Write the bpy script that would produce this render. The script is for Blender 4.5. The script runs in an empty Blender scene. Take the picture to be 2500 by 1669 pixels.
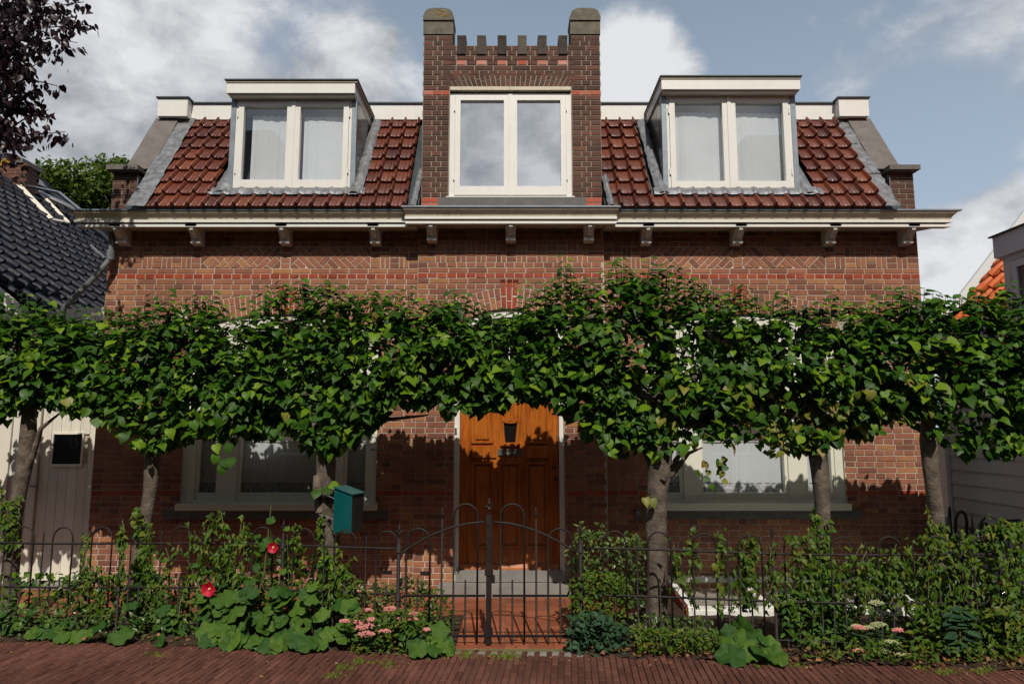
import bpy, math, random
from mathutils import Vector, Matrix, noise
R = random.Random(7)
rad = math.radians
# ------------------------------------------------------------------ camera
scn = bpy.context.scene
CAMY, CAMZ, PITCH, F = -7.68, 1.76, rad(7.12), 1673.0
cd = bpy.data.cameras.new('camera'); cam = bpy.data.objects.new('camera', cd)
scn.collection.objects.link(cam); scn.camera = cam
cam.location = (0, CAMY, CAMZ); cam.rotation_euler = (rad(90) + PITCH, 0, 0)
cd.sensor_width = 36; cd.lens = 36 * F / 2500; cd.clip_start = .05; cd.clip_end = 900
CT, ST = math.cos(PITCH), math.sin(PITCH)
def at(px, py, Y):                      # photograph point at world depth Y
    v = (834.5 - py) / F; k = CT - v * ST; d = Y - CAMY
    return Vector(((px - 1250) / F / k * d, Y, CAMZ + (v * CT + ST) / k * d))
def gr(px, py, z=0.0):                  # photograph point on a level at height z
    v = (834.5 - py) / F; t = (z - CAMZ) / (v * CT + ST)
    return Vector(((px - 1250) / F * t, CAMY + (CT - v * ST) * t, z))
def direc(px, py):
    v = (834.5 - py) / F
    return Vector(((px - 1250) / F, CT - v * ST, v * CT + ST)).normalized()
# ------------------------------------------------------------------ light
SUN_EL, SUN_AZ = rad(46.5), rad(6)
sunv = Vector((math.sin(SUN_AZ) * math.cos(SUN_EL), -math.cos(SUN_AZ) * math.cos(SUN_EL), math.sin(SUN_EL)))
sl = bpy.data.lights.new('sun', 'SUN'); sl.energy = 5.0; sl.angle = rad(.5); sl.color = (1, .94, .85)
so = bpy.data.objects.new('sun', sl); scn.collection.objects.link(so)
so.rotation_euler = (-sunv).to_track_quat('-Z', 'Y').to_euler(); so.location = (0, -20, 20)
vs = scn.view_settings
vs.view_transform = 'Standard'; vs.look = 'None'; vs.gamma = 1; vs.exposure = -0.2; vs.use_curve_mapping = False
w = bpy.data.worlds.new('World'); scn.world = w; w.use_nodes = True
nt = w.node_tree; nt.nodes.clear()
def N(t, ty, **k):
    n = t.nodes.new(ty)
    for a, b in k.items():
        if a == 'ins':
            for i, v in b.items(): n.inputs[i].default_value = v
        else: setattr(n, a, b)
    return n
def mth(t, op, a, b=None, c=None):
    n = N(t, 'ShaderNodeMath', operation=op)
    for i, v in enumerate((a, b, c)):
        if v is None: continue
        if isinstance(v, (int, float)): n.inputs[i].default_value = v
        else: t.links.new(v, n.inputs[i])
    return n.outputs[0]
sky = N(nt, 'ShaderNodeTexSky', sky_type='NISHITA', sun_disc=False, sun_elevation=SUN_EL, sun_rotation=math.atan2(sunv.x, sunv.y))
sky.air_density = 1.0; sky.dust_density = 2.5; sky.ozone_density = 1.5
SKYS = .05
bg = N(nt, 'ShaderNodeBackground', ins={1: SKYS}); nt.links.new(sky.outputs[0], bg.inputs[0])
tc = N(nt, 'ShaderNodeTexCoord')
mp = N(nt, 'ShaderNodeMapping', ins={3: (1, 1, 1.7)}); nt.links.new(tc.outputs['Generated'], mp.inputs[0])
nz = N(nt, 'ShaderNodeTexNoise', ins={'Scale': 2.1, 'Detail': 9, 'Roughness': .55, 'Distortion': .25}); nt.links.new(mp.outputs[0], nz.inputs['Vector'])
nz2 = N(nt, 'ShaderNodeTexNoise', ins={'Scale': 5.5, 'Detail': 8, 'Roughness': .6, 'Distortion': .4}); nt.links.new(mp.outputs[0], nz2.inputs['Vector'])
acc = mth(nt, 'MULTIPLY', mth(nt, 'SUBTRACT', nz.outputs[0], .5), 3.6)
blobs = [((500, 250), 14, .9, 0), ((860, 110), 6, .45, 0), ((250, 500), 12, .7, 0), ((1560, 150), 3.6, 1.7, .35), ((1500, 260), 5, .8, .3), ((2010, 160), 3.2, .5, .25), ((2330, 330), 7, .75, -.1), ((2370, 330), 9, .5, -.1),
         ((2330, 690), 4.2, 2.2, .30), ((2190, 700), 3.5, 1.6, .25), ((2480, 640), 3.6, 1.2, .2), ((2100, 560), 4, -.9, 0), ((1700, 90), 5, -.5, 0), ((1250, 60), 9, -1.0, 0), ((640, 30), 4, -.6, 0), ((2300, 60), 6, -.7, 0), ((2330, 480), 3.6, -1.6, 0)]
rbl = [(1180, 300, 12, .9), (1400, 420, 8, .7)]     # the same broken cloud behind the camera, seen in the gable window
bright = None
vm = lambda d: N(nt, 'ShaderNodeVectorMath', operation='DOT_PRODUCT')
nrm = N(nt, 'ShaderNodeVectorMath', operation='NORMALIZE'); nt.links.new(tc.outputs['Generated'], nrm.inputs[0])
for (p, sg, g, br) in blobs + [((x_, y_, 1), sg_, g_, 0) for x_, y_, sg_, g_ in rbl]:
    d = direc(*p[:2]); d = Vector((d.x, -d.y, d.z)) if len(p) == 3 else d; n = N(nt, 'ShaderNodeVectorMath', operation='DOT_PRODUCT'); nt.links.new(nrm.outputs[0], n.inputs[0]); n.inputs[1].default_value = d
    a = mth(nt, 'DIVIDE', mth(nt, 'SUBTRACT', n.outputs['Value'], 1.0), (rad(sg) ** 2))
    e = mth(nt, 'EXPONENT', a)
    acc = mth(nt, 'MULTIPLY_ADD', e, g, acc)
    if br: bright = mth(nt, 'MULTIPLY', e, br) if bright is None else mth(nt, 'MULTIPLY_ADD', e, br, bright)
mask = N(nt, 'ShaderNodeMapRange', interpolation_type='SMOOTHSTEP', ins={1: .12, 2: .68}); nt.links.new(mth(nt, 'MULTIPLY_ADD', mth(nt, 'SUBTRACT', nz2.outputs[0], .5), 1.2, acc), mask.inputs[0])
crmp = N(nt, 'ShaderNodeValToRGB')
crmp.color_ramp.elements[0].position = .25; crmp.color_ramp.elements[0].color = (.44, .46, .50, 1)
crmp.color_ramp.elements[1].position = .85; crmp.color_ramp.elements[1].color = (1.0, 1.01, 1.03, 1)
nz3 = N(nt, 'ShaderNodeTexNoise', ins={'Scale': 12.0, 'Detail': 7, 'Roughness': .55, 'Distortion': .3}); nt.links.new(mp.outputs[0], nz3.inputs['Vector'])
sh = mth(nt, 'MULTIPLY_ADD', nz2.outputs[0], 1.5, mth(nt, 'MULTIPLY_ADD', nz3.outputs[0], 1.3, -.86))
sh = mth(nt, 'ADD', sh, bright)
nt.links.new(sh, crmp.inputs[0])
cbg = N(nt, 'ShaderNodeBackground', ins={1: .92}); nt.links.new(crmp.outputs[0], cbg.inputs[0])
# thin veil that whitens the blue
veil = N(nt, 'ShaderNodeBackground', ins={0: (.46, .57, .71, 1), 1: 1.3})
sx0 = N(nt, 'ShaderNodeSeparateXYZ'); nt.links.new(nrm.outputs[0], sx0.inputs[0])
vf = N(nt, 'ShaderNodeMapRange', ins={1: .0, 2: 1.0, 3: .92, 4: .05}); nt.links.new(sx0.outputs[2], vf.inputs[0])
mv = N(nt, 'ShaderNodeMixShader'); nt.links.new(vf.outputs[0], mv.inputs[0]); nt.links.new(bg.outputs[0], mv.inputs[1]); nt.links.new(veil.outputs[0], mv.inputs[2])
mx = N(nt, 'ShaderNodeMixShader'); nt.links.new(mth(nt, 'MULTIPLY', mask.outputs[0], .93), mx.inputs[0]); nt.links.new(mv.outputs[0], mx.inputs[1]); nt.links.new(cbg.outputs[0], mx.inputs[2])
# below the horizon: dull ground tone, as a town does
sx = N(nt, 'ShaderNodeSeparateXYZ'); nt.links.new(nrm.outputs[0], sx.inputs[0])
hz = N(nt, 'ShaderNodeMapRange', ins={1: -.03, 2: .0}); nt.links.new(sx.outputs[2], hz.inputs[0])
gbg = N(nt, 'ShaderNodeBackground', ins={0: (.05, .045, .04, 1), 1: 1})
mg = N(nt, 'ShaderNodeMixShader'); nt.links.new(hz.outputs[0], mg.inputs[0]); nt.links.new(gbg.outputs[0], mg.inputs[1]); nt.links.new(mx.outputs[0], mg.inputs[2])
wo = N(nt, 'ShaderNodeOutputWorld'); nt.links.new(mg.outputs[0], wo.inputs[0])
# ------------------------------------------------------------------ materials
def mat(name, stops, rough=.7, spec=.4, scale=6.0, nmix=.35, bump=.0, bscale=40.0, coat=0, metal=0, obj=True, transl=0.0, hmul=None, streak=0.0, stain=0.0):
    """random colour per object / per island from stops, varied by noise"""
    m = bpy.data.materials.new(name); m.use_nodes = True; t = m.node_tree; L = t.links.new
    b = t.nodes['Principled BSDF']; b.inputs['Roughness'].default_value = rough
    b.inputs['Specular IOR Level'].default_value = spec; b.inputs['Metallic'].default_value = metal
    b.inputs['Coat Weight'].default_value = coat; b.inputs['Coat Roughness'].default_value = .08
    tc = N(t, 'ShaderNodeTexCoord'); geo = N(t, 'ShaderNodeNewGeometry'); oi = N(t, 'ShaderNodeObjectInfo')
    nz = N(t, 'ShaderNodeTexNoise', ins={'Scale': scale, 'Detail': 6, 'Roughness': .6}); L(geo.outputs['Position'], nz.inputs['Vector'])
    r = mth(t, 'FRACT', mth(t, 'ADD', geo.outputs['Random Per Island'], oi.outputs['Random']))
    f = mth(t, 'MULTIPLY_ADD', mth(t, 'SUBTRACT', nz.outputs[0], .5), nmix * 2, r if obj else .5)
    rp = N(t, 'ShaderNodeValToRGB'); L(f, rp.inputs[0]); cr = rp.color_ramp
    while len(cr.elements) < len(stops): cr.elements.new(.5)
    for i, c in enumerate(stops):
        cr.elements[i].position = i / max(1, len(stops) - 1); cr.elements[i].color = (*c, 1)
    col = rp.outputs[0]
    L(mth(t, 'MULTIPLY_ADD', mth(t, 'SUBTRACT', nz.outputs[0], .5), .5, rough), b.inputs['Roughness'])
    if stain:
        n5 = N(t, 'ShaderNodeTexNoise', ins={'Scale': .9, 'Detail': 8, 'Roughness': .68}); L(geo.outputs['Position'], n5.inputs[0])
        m5 = N(t, 'ShaderNodeMapRange', ins={1: .35, 2: .68, 3: 1 + stain * .35, 4: 1 - stain}); L(n5.outputs[0], m5.inputs[0])
        v5 = N(t, 'ShaderNodeVectorMath', operation='SCALE'); L(col, v5.inputs[0]); L(m5.outputs[0], v5.inputs['Scale']); col = v5.outputs[0]
    if streak:
        mp = N(t, 'ShaderNodeMapping', ins={3: (22, 22, 1.3)}); L(geo.outputs['Position'], mp.inputs[0])
        ns = N(t, 'ShaderNodeTexNoise', ins={'Scale': 1.6, 'Detail': 7, 'Roughness': .7}); L(mp.outputs[0], ns.inputs[0])
        mr = N(t, 'ShaderNodeMapRange', ins={1: .45, 2: .75, 3: 0, 4: streak}); L(ns.outputs[0], mr.inputs[0])
        ng = N(t, 'ShaderNodeTexNoise', ins={'Scale': 2.3, 'Detail': 5}); L(geo.outputs['Position'], ng.inputs[0])
        mr2 = N(t, 'ShaderNodeMapRange', ins={1: .35, 2: .7}); L(ng.outputs[0], mr2.inputs[0])
        mg_ = N(t, 'ShaderNodeMix', data_type='RGBA'); L(mth(t, 'MULTIPLY', mr.outputs[0], mr2.outputs[0]), mg_.inputs[0]); L(col, mg_.inputs[6]); mg_.inputs[7].default_value = (.10, .085, .06, 1); col = mg_.outputs[2]
    L(col, b.inputs['Base Color'])
    if bump:
        n3 = N(t, 'ShaderNodeTexNoise', ins={'Scale': bscale, 'Detail': 6}); L(geo.outputs['Position'], n3.inputs['Vector'])
        bp = N(t, 'ShaderNodeBump', ins={'Strength': bump, 'Distance': .01}); L(n3.outputs[0], bp.inputs['Height']); L(bp.outputs[0], b.inputs['Normal'])
    if transl:
        tr = N(t, 'ShaderNodeBsdfTranslucent'); mc = N(t, 'ShaderNodeMix', data_type='RGBA', blend_type='MULTIPLY', ins={0: 1.0})
        L(col, mc.inputs[6]); mc.inputs[7].default_value = (1.0, 1.5, .35, 1) if hmul is None else (*hmul, 1); L(mc.outputs[2], tr.inputs[0])
        ms = N(t, 'ShaderNodeMixShader', ins={0: transl}); L(b.outputs[0], ms.inputs[1]); L(tr.outputs[0], ms.inputs[2]); L(ms.outputs[0], t.nodes['Material Output'].inputs[0])
    return m
MT = {}
MT['brick'] = mat('wall brick', [(.165, .068, .047), (.245, .097, .060), (.30, .123, .066), (.255, .099, .063), (.35, .165, .072)], .8, .2, 9, .2, .35, 90, stain=.3)
MT['red'] = mat('glazed red brick', [(.20, .035, .015), (.29, .048, .018), (.25, .042, .02), (.34, .075, .028)], .35, .5, 8, .2, .1, 60)
MT['tower'] = mat('weathered brown brick', [(.070, .039, .029), (.112, .056, .040), (.092, .047, .034), (.15, .068, .046)], .85, .2, 7, .3, .5, 80, stain=.35)
MT['pink'] = mat('salmon brick', [(.42, .15, .11), (.36, .10, .05), (.5, .22, .17)], .7, .3, 9, .3, .3, 80)
MT['orange'] = mat('orange brick', [(.38, .07, .03), (.30, .06, .03), (.44, .12, .07)], .7, .3, 9, .3, .3, 80)
MT['mortar'] = mat('pale lime mortar', [(.36, .30, .23), (.48, .41, .32), (.57, .50, .41)], .95, .1, 3, .9, .4, 120, obj=False, stain=.3)
MT['dmortar'] = mat('grey weathered mortar', [(.17, .14, .115), (.30, .26, .21), (.36, .32, .27)], .95, .1, 3, .8, .4, 120, obj=False)
MT['stone'] = mat('mossy grey stone', [(.07, .062, .045), (.14, .125, .095), (.20, .17, .12)], .9, .2, 12, .8, .8, 60, obj=False)
MT['merlon'] = mat('grey rendered merlon', [(.04, .033, .027), (.085, .072, .056), (.12, .10, .075)], .9, .2, 9, .7, .8, 50)
MT['coping'] = mat('dark stone coping', [(.085, .075, .068), (.13, .115, .105), (.18, .165, .15)], .8, .3, 7, .8, .4, 70, obj=False)
MT['sill'] = mat('bluestone sill', [(.055, .052, .05), (.085, .08, .075), (.16, .15, .14)], .6, .4, 9, .6, .3, 60, obj=False)
MT['step'] = mat('worn grey step stone', [(.14, .13, .115), (.2, .185, .165), (.26, .24, .21)], .8, .3, 6, .7, .3, 60, obj=False)
MT['cream'] = mat('cream paint', [(.52, .50, .43), (.60, .575, .51), (.63, .60, .54)], .45, .4, 4, .5, .05, 30, obj=False, streak=.25)
MT['white'] = mat('white paint', [(.60, .585, .535), (.665, .65, .60), (.68, .665, .615)], .4, .45, 4, .4, .04, 30, obj=False, streak=.14)
MT['darkcream'] = mat('weathered cream paint on cornice', [(.42, .37, .27), (.52, .46, .35), (.58, .52, .41)], .55, .3, 5, .8, .05, 30, obj=False, streak=.7)
MT['greygreen'] = mat('grey green window paint', [(.56, .55, .45), (.64, .62, .52)], .5, .4, 4, .4, obj=False)
MT['lead'] = mat('lead sheet', [(.07, .075, .08), (.17, .175, .185), (.26, .265, .27)], .45, .5, 14, .9, .5, 25, metal=.25, obj=False, streak=.6)
MT['zinc'] = mat('blue grey zinc', [(.16, .19, .22), (.24, .28, .31)], .45, .5, 8, .6, .1, 25, metal=.3, obj=False)
MT['cheek'] = mat('dark dormer cheek', [(.018, .016, .02), (.035, .03, .035)], .22, .6, 5, .5, obj=False)
MT['felt'] = mat('dark roof edge trim', [(.02, .03, .035), (.04, .05, .055)], .5, .4, 5, .5, obj=False)
MT['rooftile'] = mat('red brown glazed tile', [(.060, .014, .008), (.125, .029, .013), (.09, .020, .010), (.155, .040, .017)], .42, .4, 16, .35, .25, 40, coat=.10, stain=.25)
MT['black'] = mat('glossy black tile', [(.003, .004, .009), (.007, .009, .018)], .5, .14, 8, .4, .05, 40)
MT['otile'] = mat('orange roof tile', [(.42, .085, .015), (.58, .13, .025), (.5, .10, .02)], .6, .3, 9, .25, .2, 40)
MT['iron'] = mat('rusted black iron', [(.006, .005, .005), (.012, .009, .008), (.028, .014, .010)], .6, .3, 14, .8, .4, 60, obj=False)
MT['bark'] = mat('grey lime bark', [(.04, .031, .024), (.10, .08, .06), (.19, .15, .12)], .9, .15, 13, .9, 1.0, 45, obj=False)
MT['twig'] = mat('green brown stem', [(.07, .085, .025), (.12, .13, .04)], .7, .3, 9, .5, obj=True)
MT['leaf'] = mat('lime leaf', [(.016, .048, .004), (.034, .092, .005), (.026, .070, .005), (.062, .138, .006), (.14, .22, .008)], .5, .22, 3, .15, .12, 90, transl=.25)
MT['yleaf'] = mat('yellowing lime leaf', [(.10, .13, .015), (.17, .17, .02), (.20, .13, .025)], .5, .35, 8, .3, .12, 90, transl=.25, hmul=(1.1, 1.0, .4))
MT['vine'] = mat('bindweed leaf', [(.03, .065, .006), (.065, .12, .009), (.05, .10, .008), (.14, .15, .015)], .5, .2, 3, .2, .1, 90, transl=.3)
MT['mallow'] = mat('hollyhock leaf', [(.022, .062, .010), (.036, .088, .011), (.07, .13, .014)], .6, .18, 26, .25, .5, 45, transl=.2)
MT['blue'] = mat('blue green leaf', [(.016, .045, .02), (.03, .07, .028)], .55, .2, 5, .2, .1, 90, transl=.15)
MT['holly'] = mat('glossy shrub leaf', [(.02, .045, .010), (.05, .09, .014), (.11, .14, .03)], .35, .4, 5, .2, .1, 90, transl=.2)
MT['purple'] = mat('dark purple leaf', [(.012, .005, .008), (.024, .008, .012), (.018, .007, .009)], .4, .4, 5, .2, transl=.15, hmul=(1.4, .5, .6))
MT['far'] = mat('olive tree leaf', [(.035, .06, .008), (.065, .095, .010), (.09, .12, .012)], .6, .2, 1, .2, transl=.25)
MT['red_fl'] = mat('crimson petal', [(.36, .002, .018), (.5, .006, .03)], .6, .3, 30, .3, transl=.2, hmul=(1, .6, .6))
MT['magenta'] = mat('magenta petal', [(.5, .005, .22), (.6, .02, .3)], .6, .3, 30, .3, transl=.2, hmul=(1, .6, 1))
MT['yellow'] = mat('flower centre', [(.7, .6, .25), (.6, .5, .15)], .7)
MT['sedum'] = mat('dusty pink sedum floret', [(.50, .15, .15), (.58, .22, .2), (.5, .26, .18)], .8, .2, 20, .3)
MT['palesed'] = mat('pale green sedum floret', [(.25, .32, .12), (.38, .36, .2)], .8, .2, 20, .3)
MT['soil'] = mat('dark soil', [(.018, .012, .009), (.04, .027, .018), (.075, .045, .03)], .95, .1, 18, .9, 1.0, 60, obj=False)
MT['dead'] = mat('dead leaf', [(.11, .05, .02), (.2, .1, .04), (.28, .15, .07)], .8, .2, 9, .2, transl=.1, hmul=(1, .8, .5))
MT['gold'] = mat('golden leaf', [(.5, .3, .04), (.55, .25, .06)], .7, .2, 9, .2)
MT['paver'] = mat('red clinker', [(.075, .029, .021), (.115, .044, .031), (.095, .037, .026), (.14, .057, .04)], .85, .2, 5, .3, .4, 70, stain=.4)
MT['joint'] = mat('pavement joint sand', [(.03, .022, .016), (.055, .042, .028), (.045, .055, .018)], .95, .1, 5, .9, .3, 80, obj=False)
MT['terra'] = mat('terracotta tile', [(.18, .052, .024), (.24, .072, .032), (.29, .095, .045)], .65, .3, 8, .3, .2, 60, stain=.3)
MT['tjoint'] = mat('mossy terrace joint', [(.09, .08, .04), (.14, .12, .06), (.07, .09, .03)], .95, .1, 8, .8, obj=False)
MT['curtain'] = mat('white net curtain', [(.76, .81, .84), (.85, .88, .90)], .9, .1, 6, .3, transl=.25, hmul=(1, 1, 1), obj=False)
MT['lace'] = mat('lace curtain hem', [(.25, .26, .28), (.8, .8, .82)], .9, .1, 30, 1.3, .6, 60, obj=False)
MT['blind'] = mat('grey venetian blind slat', [(.14, .14, .145), (.19, .19, .195)], .6, .3, 4, .3)
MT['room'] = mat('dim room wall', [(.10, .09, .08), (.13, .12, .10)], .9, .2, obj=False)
MT['letter'] = mat('tarnished nickel', [(.11, .10, .085), (.19, .17, .145)], .4, .6, 30, .6, metal=.4, obj=False)
MT['letters'] = mat('worn raised letters', [(.35, .33, .26), (.45, .42, .33)], .5, obj=False)
MT['teal'] = mat('teal painted metal', [(.0, .052, .053), (.0, .066, .066)], .4, .45, 5, .4, obj=False)
MT['dark'] = mat('black painted metal', [(.008, .008, .009), (.016, .016, .017)], .4, .5, 5, .4, obj=False)
MT['steel'] = mat('bright steel', [(.5, .5, .52), (.6, .6, .62)], .25, .5, 5, .3, metal=.9, obj=False)
MT['siding'] = mat('pale lilac grey siding', [(.43, .40, .41), (.50, .47, .48)], .6, .3, 5, .5, .1, 20, streak=.4)
MT['lilac'] = mat('pale grey trim', [(.46, .45, .49), (.52, .51, .55)], .5, .4, 4, .4, obj=False)
MT['barge'] = mat('pale barge board', [(.56, .60, .60), (.61, .64, .64)], .6, .3, 4, .4, obj=False)
MT['shed'] = mat('cream painted board', [(.60, .55, .46), (.68, .63, .53)], .5, .35, 4, .4, .05, 30, streak=.4)
MT['pipe'] = mat('weathered grey pipe', [(.045, .05, .05), (.10, .11, .11), (.17, .17, .16)], .5, .4, 9, .9, metal=.1, obj=False)
MT['moss'] = mat('moss', [(.06, .085, .012), (.11, .13, .02)], .95, .1, 20, .5)
MT['lichen'] = mat('orange lichen', [(.45, .2, .02), (.3, .2, .03)], .95, .1, 30, .6)
MT['redlight'] = mat('red reflector', [(.55, .02, .01), (.6, .03, .01)], .25, .6)
MT['label'] = mat('pale label', [(.45, .44, .42), (.5, .49, .47)], .7)
# varnished door wood with vertical grain
def wood():
    m = bpy.data.materials.new('orange varnished wood'); m.use_nodes = True; t = m.node_tree; L = t.links.new
    b = t.nodes['Principled BSDF']; b.inputs['Roughness'].default_value = .28; b.inputs['Coat Weight'].default_value = .5; b.inputs['Coat Roughness'].default_value = .15
    g = N(t, 'ShaderNodeNewGeometry'); mp = N(t, 'ShaderNodeMapping', ins={3: (34, 34, 2.2)}); L(g.outputs['Position'], mp.inputs[0])
    n = N(t, 'ShaderNodeTexNoise', ins={'Scale': 1.4, 'Detail': 7, 'Roughness': .65, 'Distortion': .6}); L(mp.outputs[0], n.inputs[0])
    n2 = N(t, 'ShaderNodeTexNoise', ins={'Scale': 3.5, 'Detail': 3}); L(g.outputs['Position'], n2.inputs[0])
    rp = N(t, 'ShaderNodeValToRGB'); cr = rp.color_ramp
    cr.elements[0].position = .3; cr.elements[0].color = (.16, .03, .004, 1); cr.elements[1].position = .72; cr.elements[1].color = (.52, .155, .018, 1)
    L(mth(t, 'MULTIPLY_ADD', n2.outputs[0], .4, mth(t, 'MULTIPLY_ADD', n.outputs[0], .8, -.1)), rp.inputs[0]); L(rp.outputs[0], b.inputs[0])
    return m
MT['wood'] = wood()
def glass(name, refl, tint=(1, 1, 1), rough=.01):
    m = bpy.data.materials.new(name); m.use_nodes = True; t = m.node_tree; L = t.links.new
    t.nodes.remove(t.nodes['Principled BSDF'])
    lw = N(t, 'ShaderNodeLayerWeight', ins={0: .25}); tr = N(t, 'ShaderNodeBsdfTransparent', ins={0: (*tint, 1)}); gl = N(t, 'ShaderNodeBsdfGlossy', ins={0: (.95, .97, 1, 1), 1: rough})
    f = mth(t, 'MULTIPLY_ADD', lw.outputs[0], .8, refl); f = mth(t, 'MAXIMUM', mth(t, 'MINIMUM', f, 1.0), .04)
    ms = N(t, 'ShaderNodeMixShader'); L(f, ms.inputs[0]); L(tr.outputs[0], ms.inputs[1]); L(gl.outputs[0], ms.inputs[2]); L(ms.outputs[0], t.nodes['Material Output'].inputs[0])
    return m
MT['glass'] = glass('window glass', .13)
MT['clear'] = glass('clear cellar light glass', -.12)
MT['coated'] = glass('reflecting coated window glass', .72)
MT['darkglass'] = glass('dark obscured glass', .05, (.1, .11, .11), .3)
# ------------------------------------------------------------------ mesh building
COL = scn.collection
class MB:
    def __init__(s): s.v = []; s.f = []
    def add(s, vs, fs):
        o = len(s.v); s.v += [tuple(q) for q in vs]; s.f += [tuple(i + o for i in q) for q in fs]
    def box(s, x0, x1, y0, y1, z0, z1, mtx=None):
        v = [Vector((x, y, z)) for x in (x0, x1) for y in (y0, y1) for z in (z0, z1)]
        if mtx: v = [mtx @ q for q in v]
        s.add(v, [(0, 1, 3, 2), (4, 6, 7, 5), (0, 4, 5, 1), (2, 3, 7, 6), (0, 2, 6, 4), (1, 5, 7, 3)])
    def poly(s, pts, y0, y1):             # polygon in x,z pulled from y0 (front) to y1
        n = len(pts)
        s.add([(x, y0, z) for x, z in pts] + [(x, y1, z) for x, z in pts],
              [tuple(range(n)), tuple(range(2 * n - 1, n - 1, -1))] + [(i, i + n, (i + 1) % n + n, (i + 1) % n) for i in range(n)])
    def brick(s, pts, y0, y1, bev=.004):  # same with softened front edge, no back
        n = len(pts); cx = sum(p[0] for p in pts) / n; cz = sum(p[1] for p in pts) / n
        inn = []
        for x, z in pts:
            d = math.hypot(x - cx, z - cz) or 1; inn.append((x - (x - cx) / d * bev * 1.4, z - (z - cz) / d * bev * 1.4))
        s.add([(x, y0, z) for x, z in inn] + [(x, y0 + .002, z) for x, z in pts] + [(x, y1, z) for x, z in pts],
              [tuple(range(n))] + [(i, i + n, (i + 1) % n + n, (i + 1) % n) for i in range(n)] + [(i + n, i + 2 * n, (i + 1) % n + 2 * n, (i + 1) % n + n) for i in range(n)])
    def prism(s, pts, x0, x1):            # polygon in y,z pulled along x
        n = len(pts)
        s.add([(x0, y, z) for y, z in pts] + [(x1, y, z) for y, z in pts],
              [tuple(range(n)), tuple(range(2 * n - 1, n - 1, -1))] + [(i, i + n, (i + 1) % n + n, (i + 1) % n) for i in range(n)])
    def tube(s, path, r, n=6, cap=True):
        path = [Vector(p) for p in path]; rs = r if isinstance(r, (list, tuple)) else [r] * len(path)
        o = len(s.v); up = None
        for i, p in enumerate(path):
            t = (path[min(i + 1, len(path) - 1)] - path[max(i - 1, 0)]).normalized()
            if up is None: up = Vector((0, 1, 0)) if abs(t.y) < .8 else Vector((1, 0, 0))
            a = t.cross(up); a = a.normalized() if a.length > 1e-4 else Vector((1, 0, 0)); b = t.cross(a).normalized(); up = -b if False else up
            for k in range(n):
                q = 2 * math.pi * k / n; s.v.append(tuple(p + (a * math.cos(q) + b * math.sin(q)) * rs[i]))
        for i in range(len(path) - 1):
            for k in range(n):
                s.f.append((o + i * n + k, o + i * n + (k + 1) % n, o + (i + 1) * n + (k + 1) % n, o + (i + 1) * n + k))
        if cap:
            s.f.append(tuple(o + k for k in range(n))); s.f.append(tuple(o + (len(path) - 1) * n + k for k in range(n)))
    def inst(s, vs, fs, m): s.add([m @ Vector(q) for q in vs], fs)
    def mesh(s, name, m, smooth=False):
        me = bpy.data.meshes.new(name); me.from_pydata(s.v, [], s.f); me.materials.append(MT[m])
        if smooth: me.polygons.foreach_set('use_smooth', [True] * len(me.polygons))
        me.update(); return me
    def build(s, name, m, parent=None, smooth=False, **k):
        return put(name, s.mesh(name, m, smooth), parent, **k)
def put(name, me, parent=None, loc=None, mtx=None, kind=None, label=None, cat=None, group=None):
    o = bpy.data.objects.new(name, me); COL.objects.link(o)
    if parent: o.parent = parent
    if loc is not None: o.location = loc
    if mtx is not None: o.matrix_basis = mtx
    if kind: o['kind'] = kind
    if label: o['label'] = label
    if cat: o['category'] = cat
    if group: o['group'] = group
    return o
def thing(name, label, cat, group=None, loc=(0, 0, 0)):
    o = put(name, None, None, loc=loc, label=label, cat=cat, group=group); o.empty_display_size = .1; return o
def bx(name, m, parent, *a, **k):
    b = MB(); b.box(*a); return b.build(name, m, parent, **k)
def arc(cx, cz, r, a0, a1, n): return [(cx + r * math.sin(a0 + (a1 - a0) * i / n), cz + r * math.cos(a0 + (a1 - a0) * i / n)) for i in range(n + 1)]
def clip(poly, nx, nz, c):               # keep nx*x+nz*z<=c
    out = []
    for i in range(len(poly)):
        a, b = poly[i], poly[(i + 1) % len(poly)]; da = nx * a[0] + nz * a[1] - c; db = nx * b[0] + nz * b[1] - c
        if da <= 0: out.append(a)
        if (da < 0 < db) or (db < 0 < da):
            t = da / (da - db); out.append((a[0] + (b[0] - a[0]) * t, a[1] + (b[1] - a[1]) * t))
    return out
def area(p): return abs(sum(p[i][0] * p[(i + 1) % len(p)][1] - p[(i + 1) % len(p)][0] * p[i][1] for i in range(len(p)))) / 2
def rect(x0, x1, z0, z1): return [(x0, z0), (x1, z0), (x1, z1), (x0, z1)]
# ================================================================== THE HOUSE
house = thing('brick_house', 'brown brick house with red tiled mansard roof, crenellated brick gable and white dormers', 'house')
WL, WR, CL, CR, CY = -4.63, 4.66, -1.07, 1.045, -.05
COURSE, STR, HDR, J = .0622, .2196, .1098, .0095
Z0 = 3.474 - COURSE / 2 - 56 * COURSE     # bottom of course 0; glazed red course is number 56
WIN = [(-3.64, -1.50), (1.51, 3.67)]
WB, WTOP = .865, 3.04
class Arch:
    def __init__(s, cx, half, crown, rise, th): s.cx, s.half, s.th = cx, half, th; s.r = (half * half + rise * rise) / (2 * rise); s.cz = crown - s.r
    def z(s, x, e=0): d = (s.r + e) ** 2 - (x - s.cx) ** 2; return s.cz + math.sqrt(d) if d > 0 else -9
ARW = [Arch((a + b) / 2, (b - a) / 2, 3.04, .17, .235) for a, b in WIN]
DX0, DX1 = -.636, .573
ARD = Arch((DX0 + DX1) / 2, (DX1 - DX0) / 2, 3.09, .2, .24)
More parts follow.
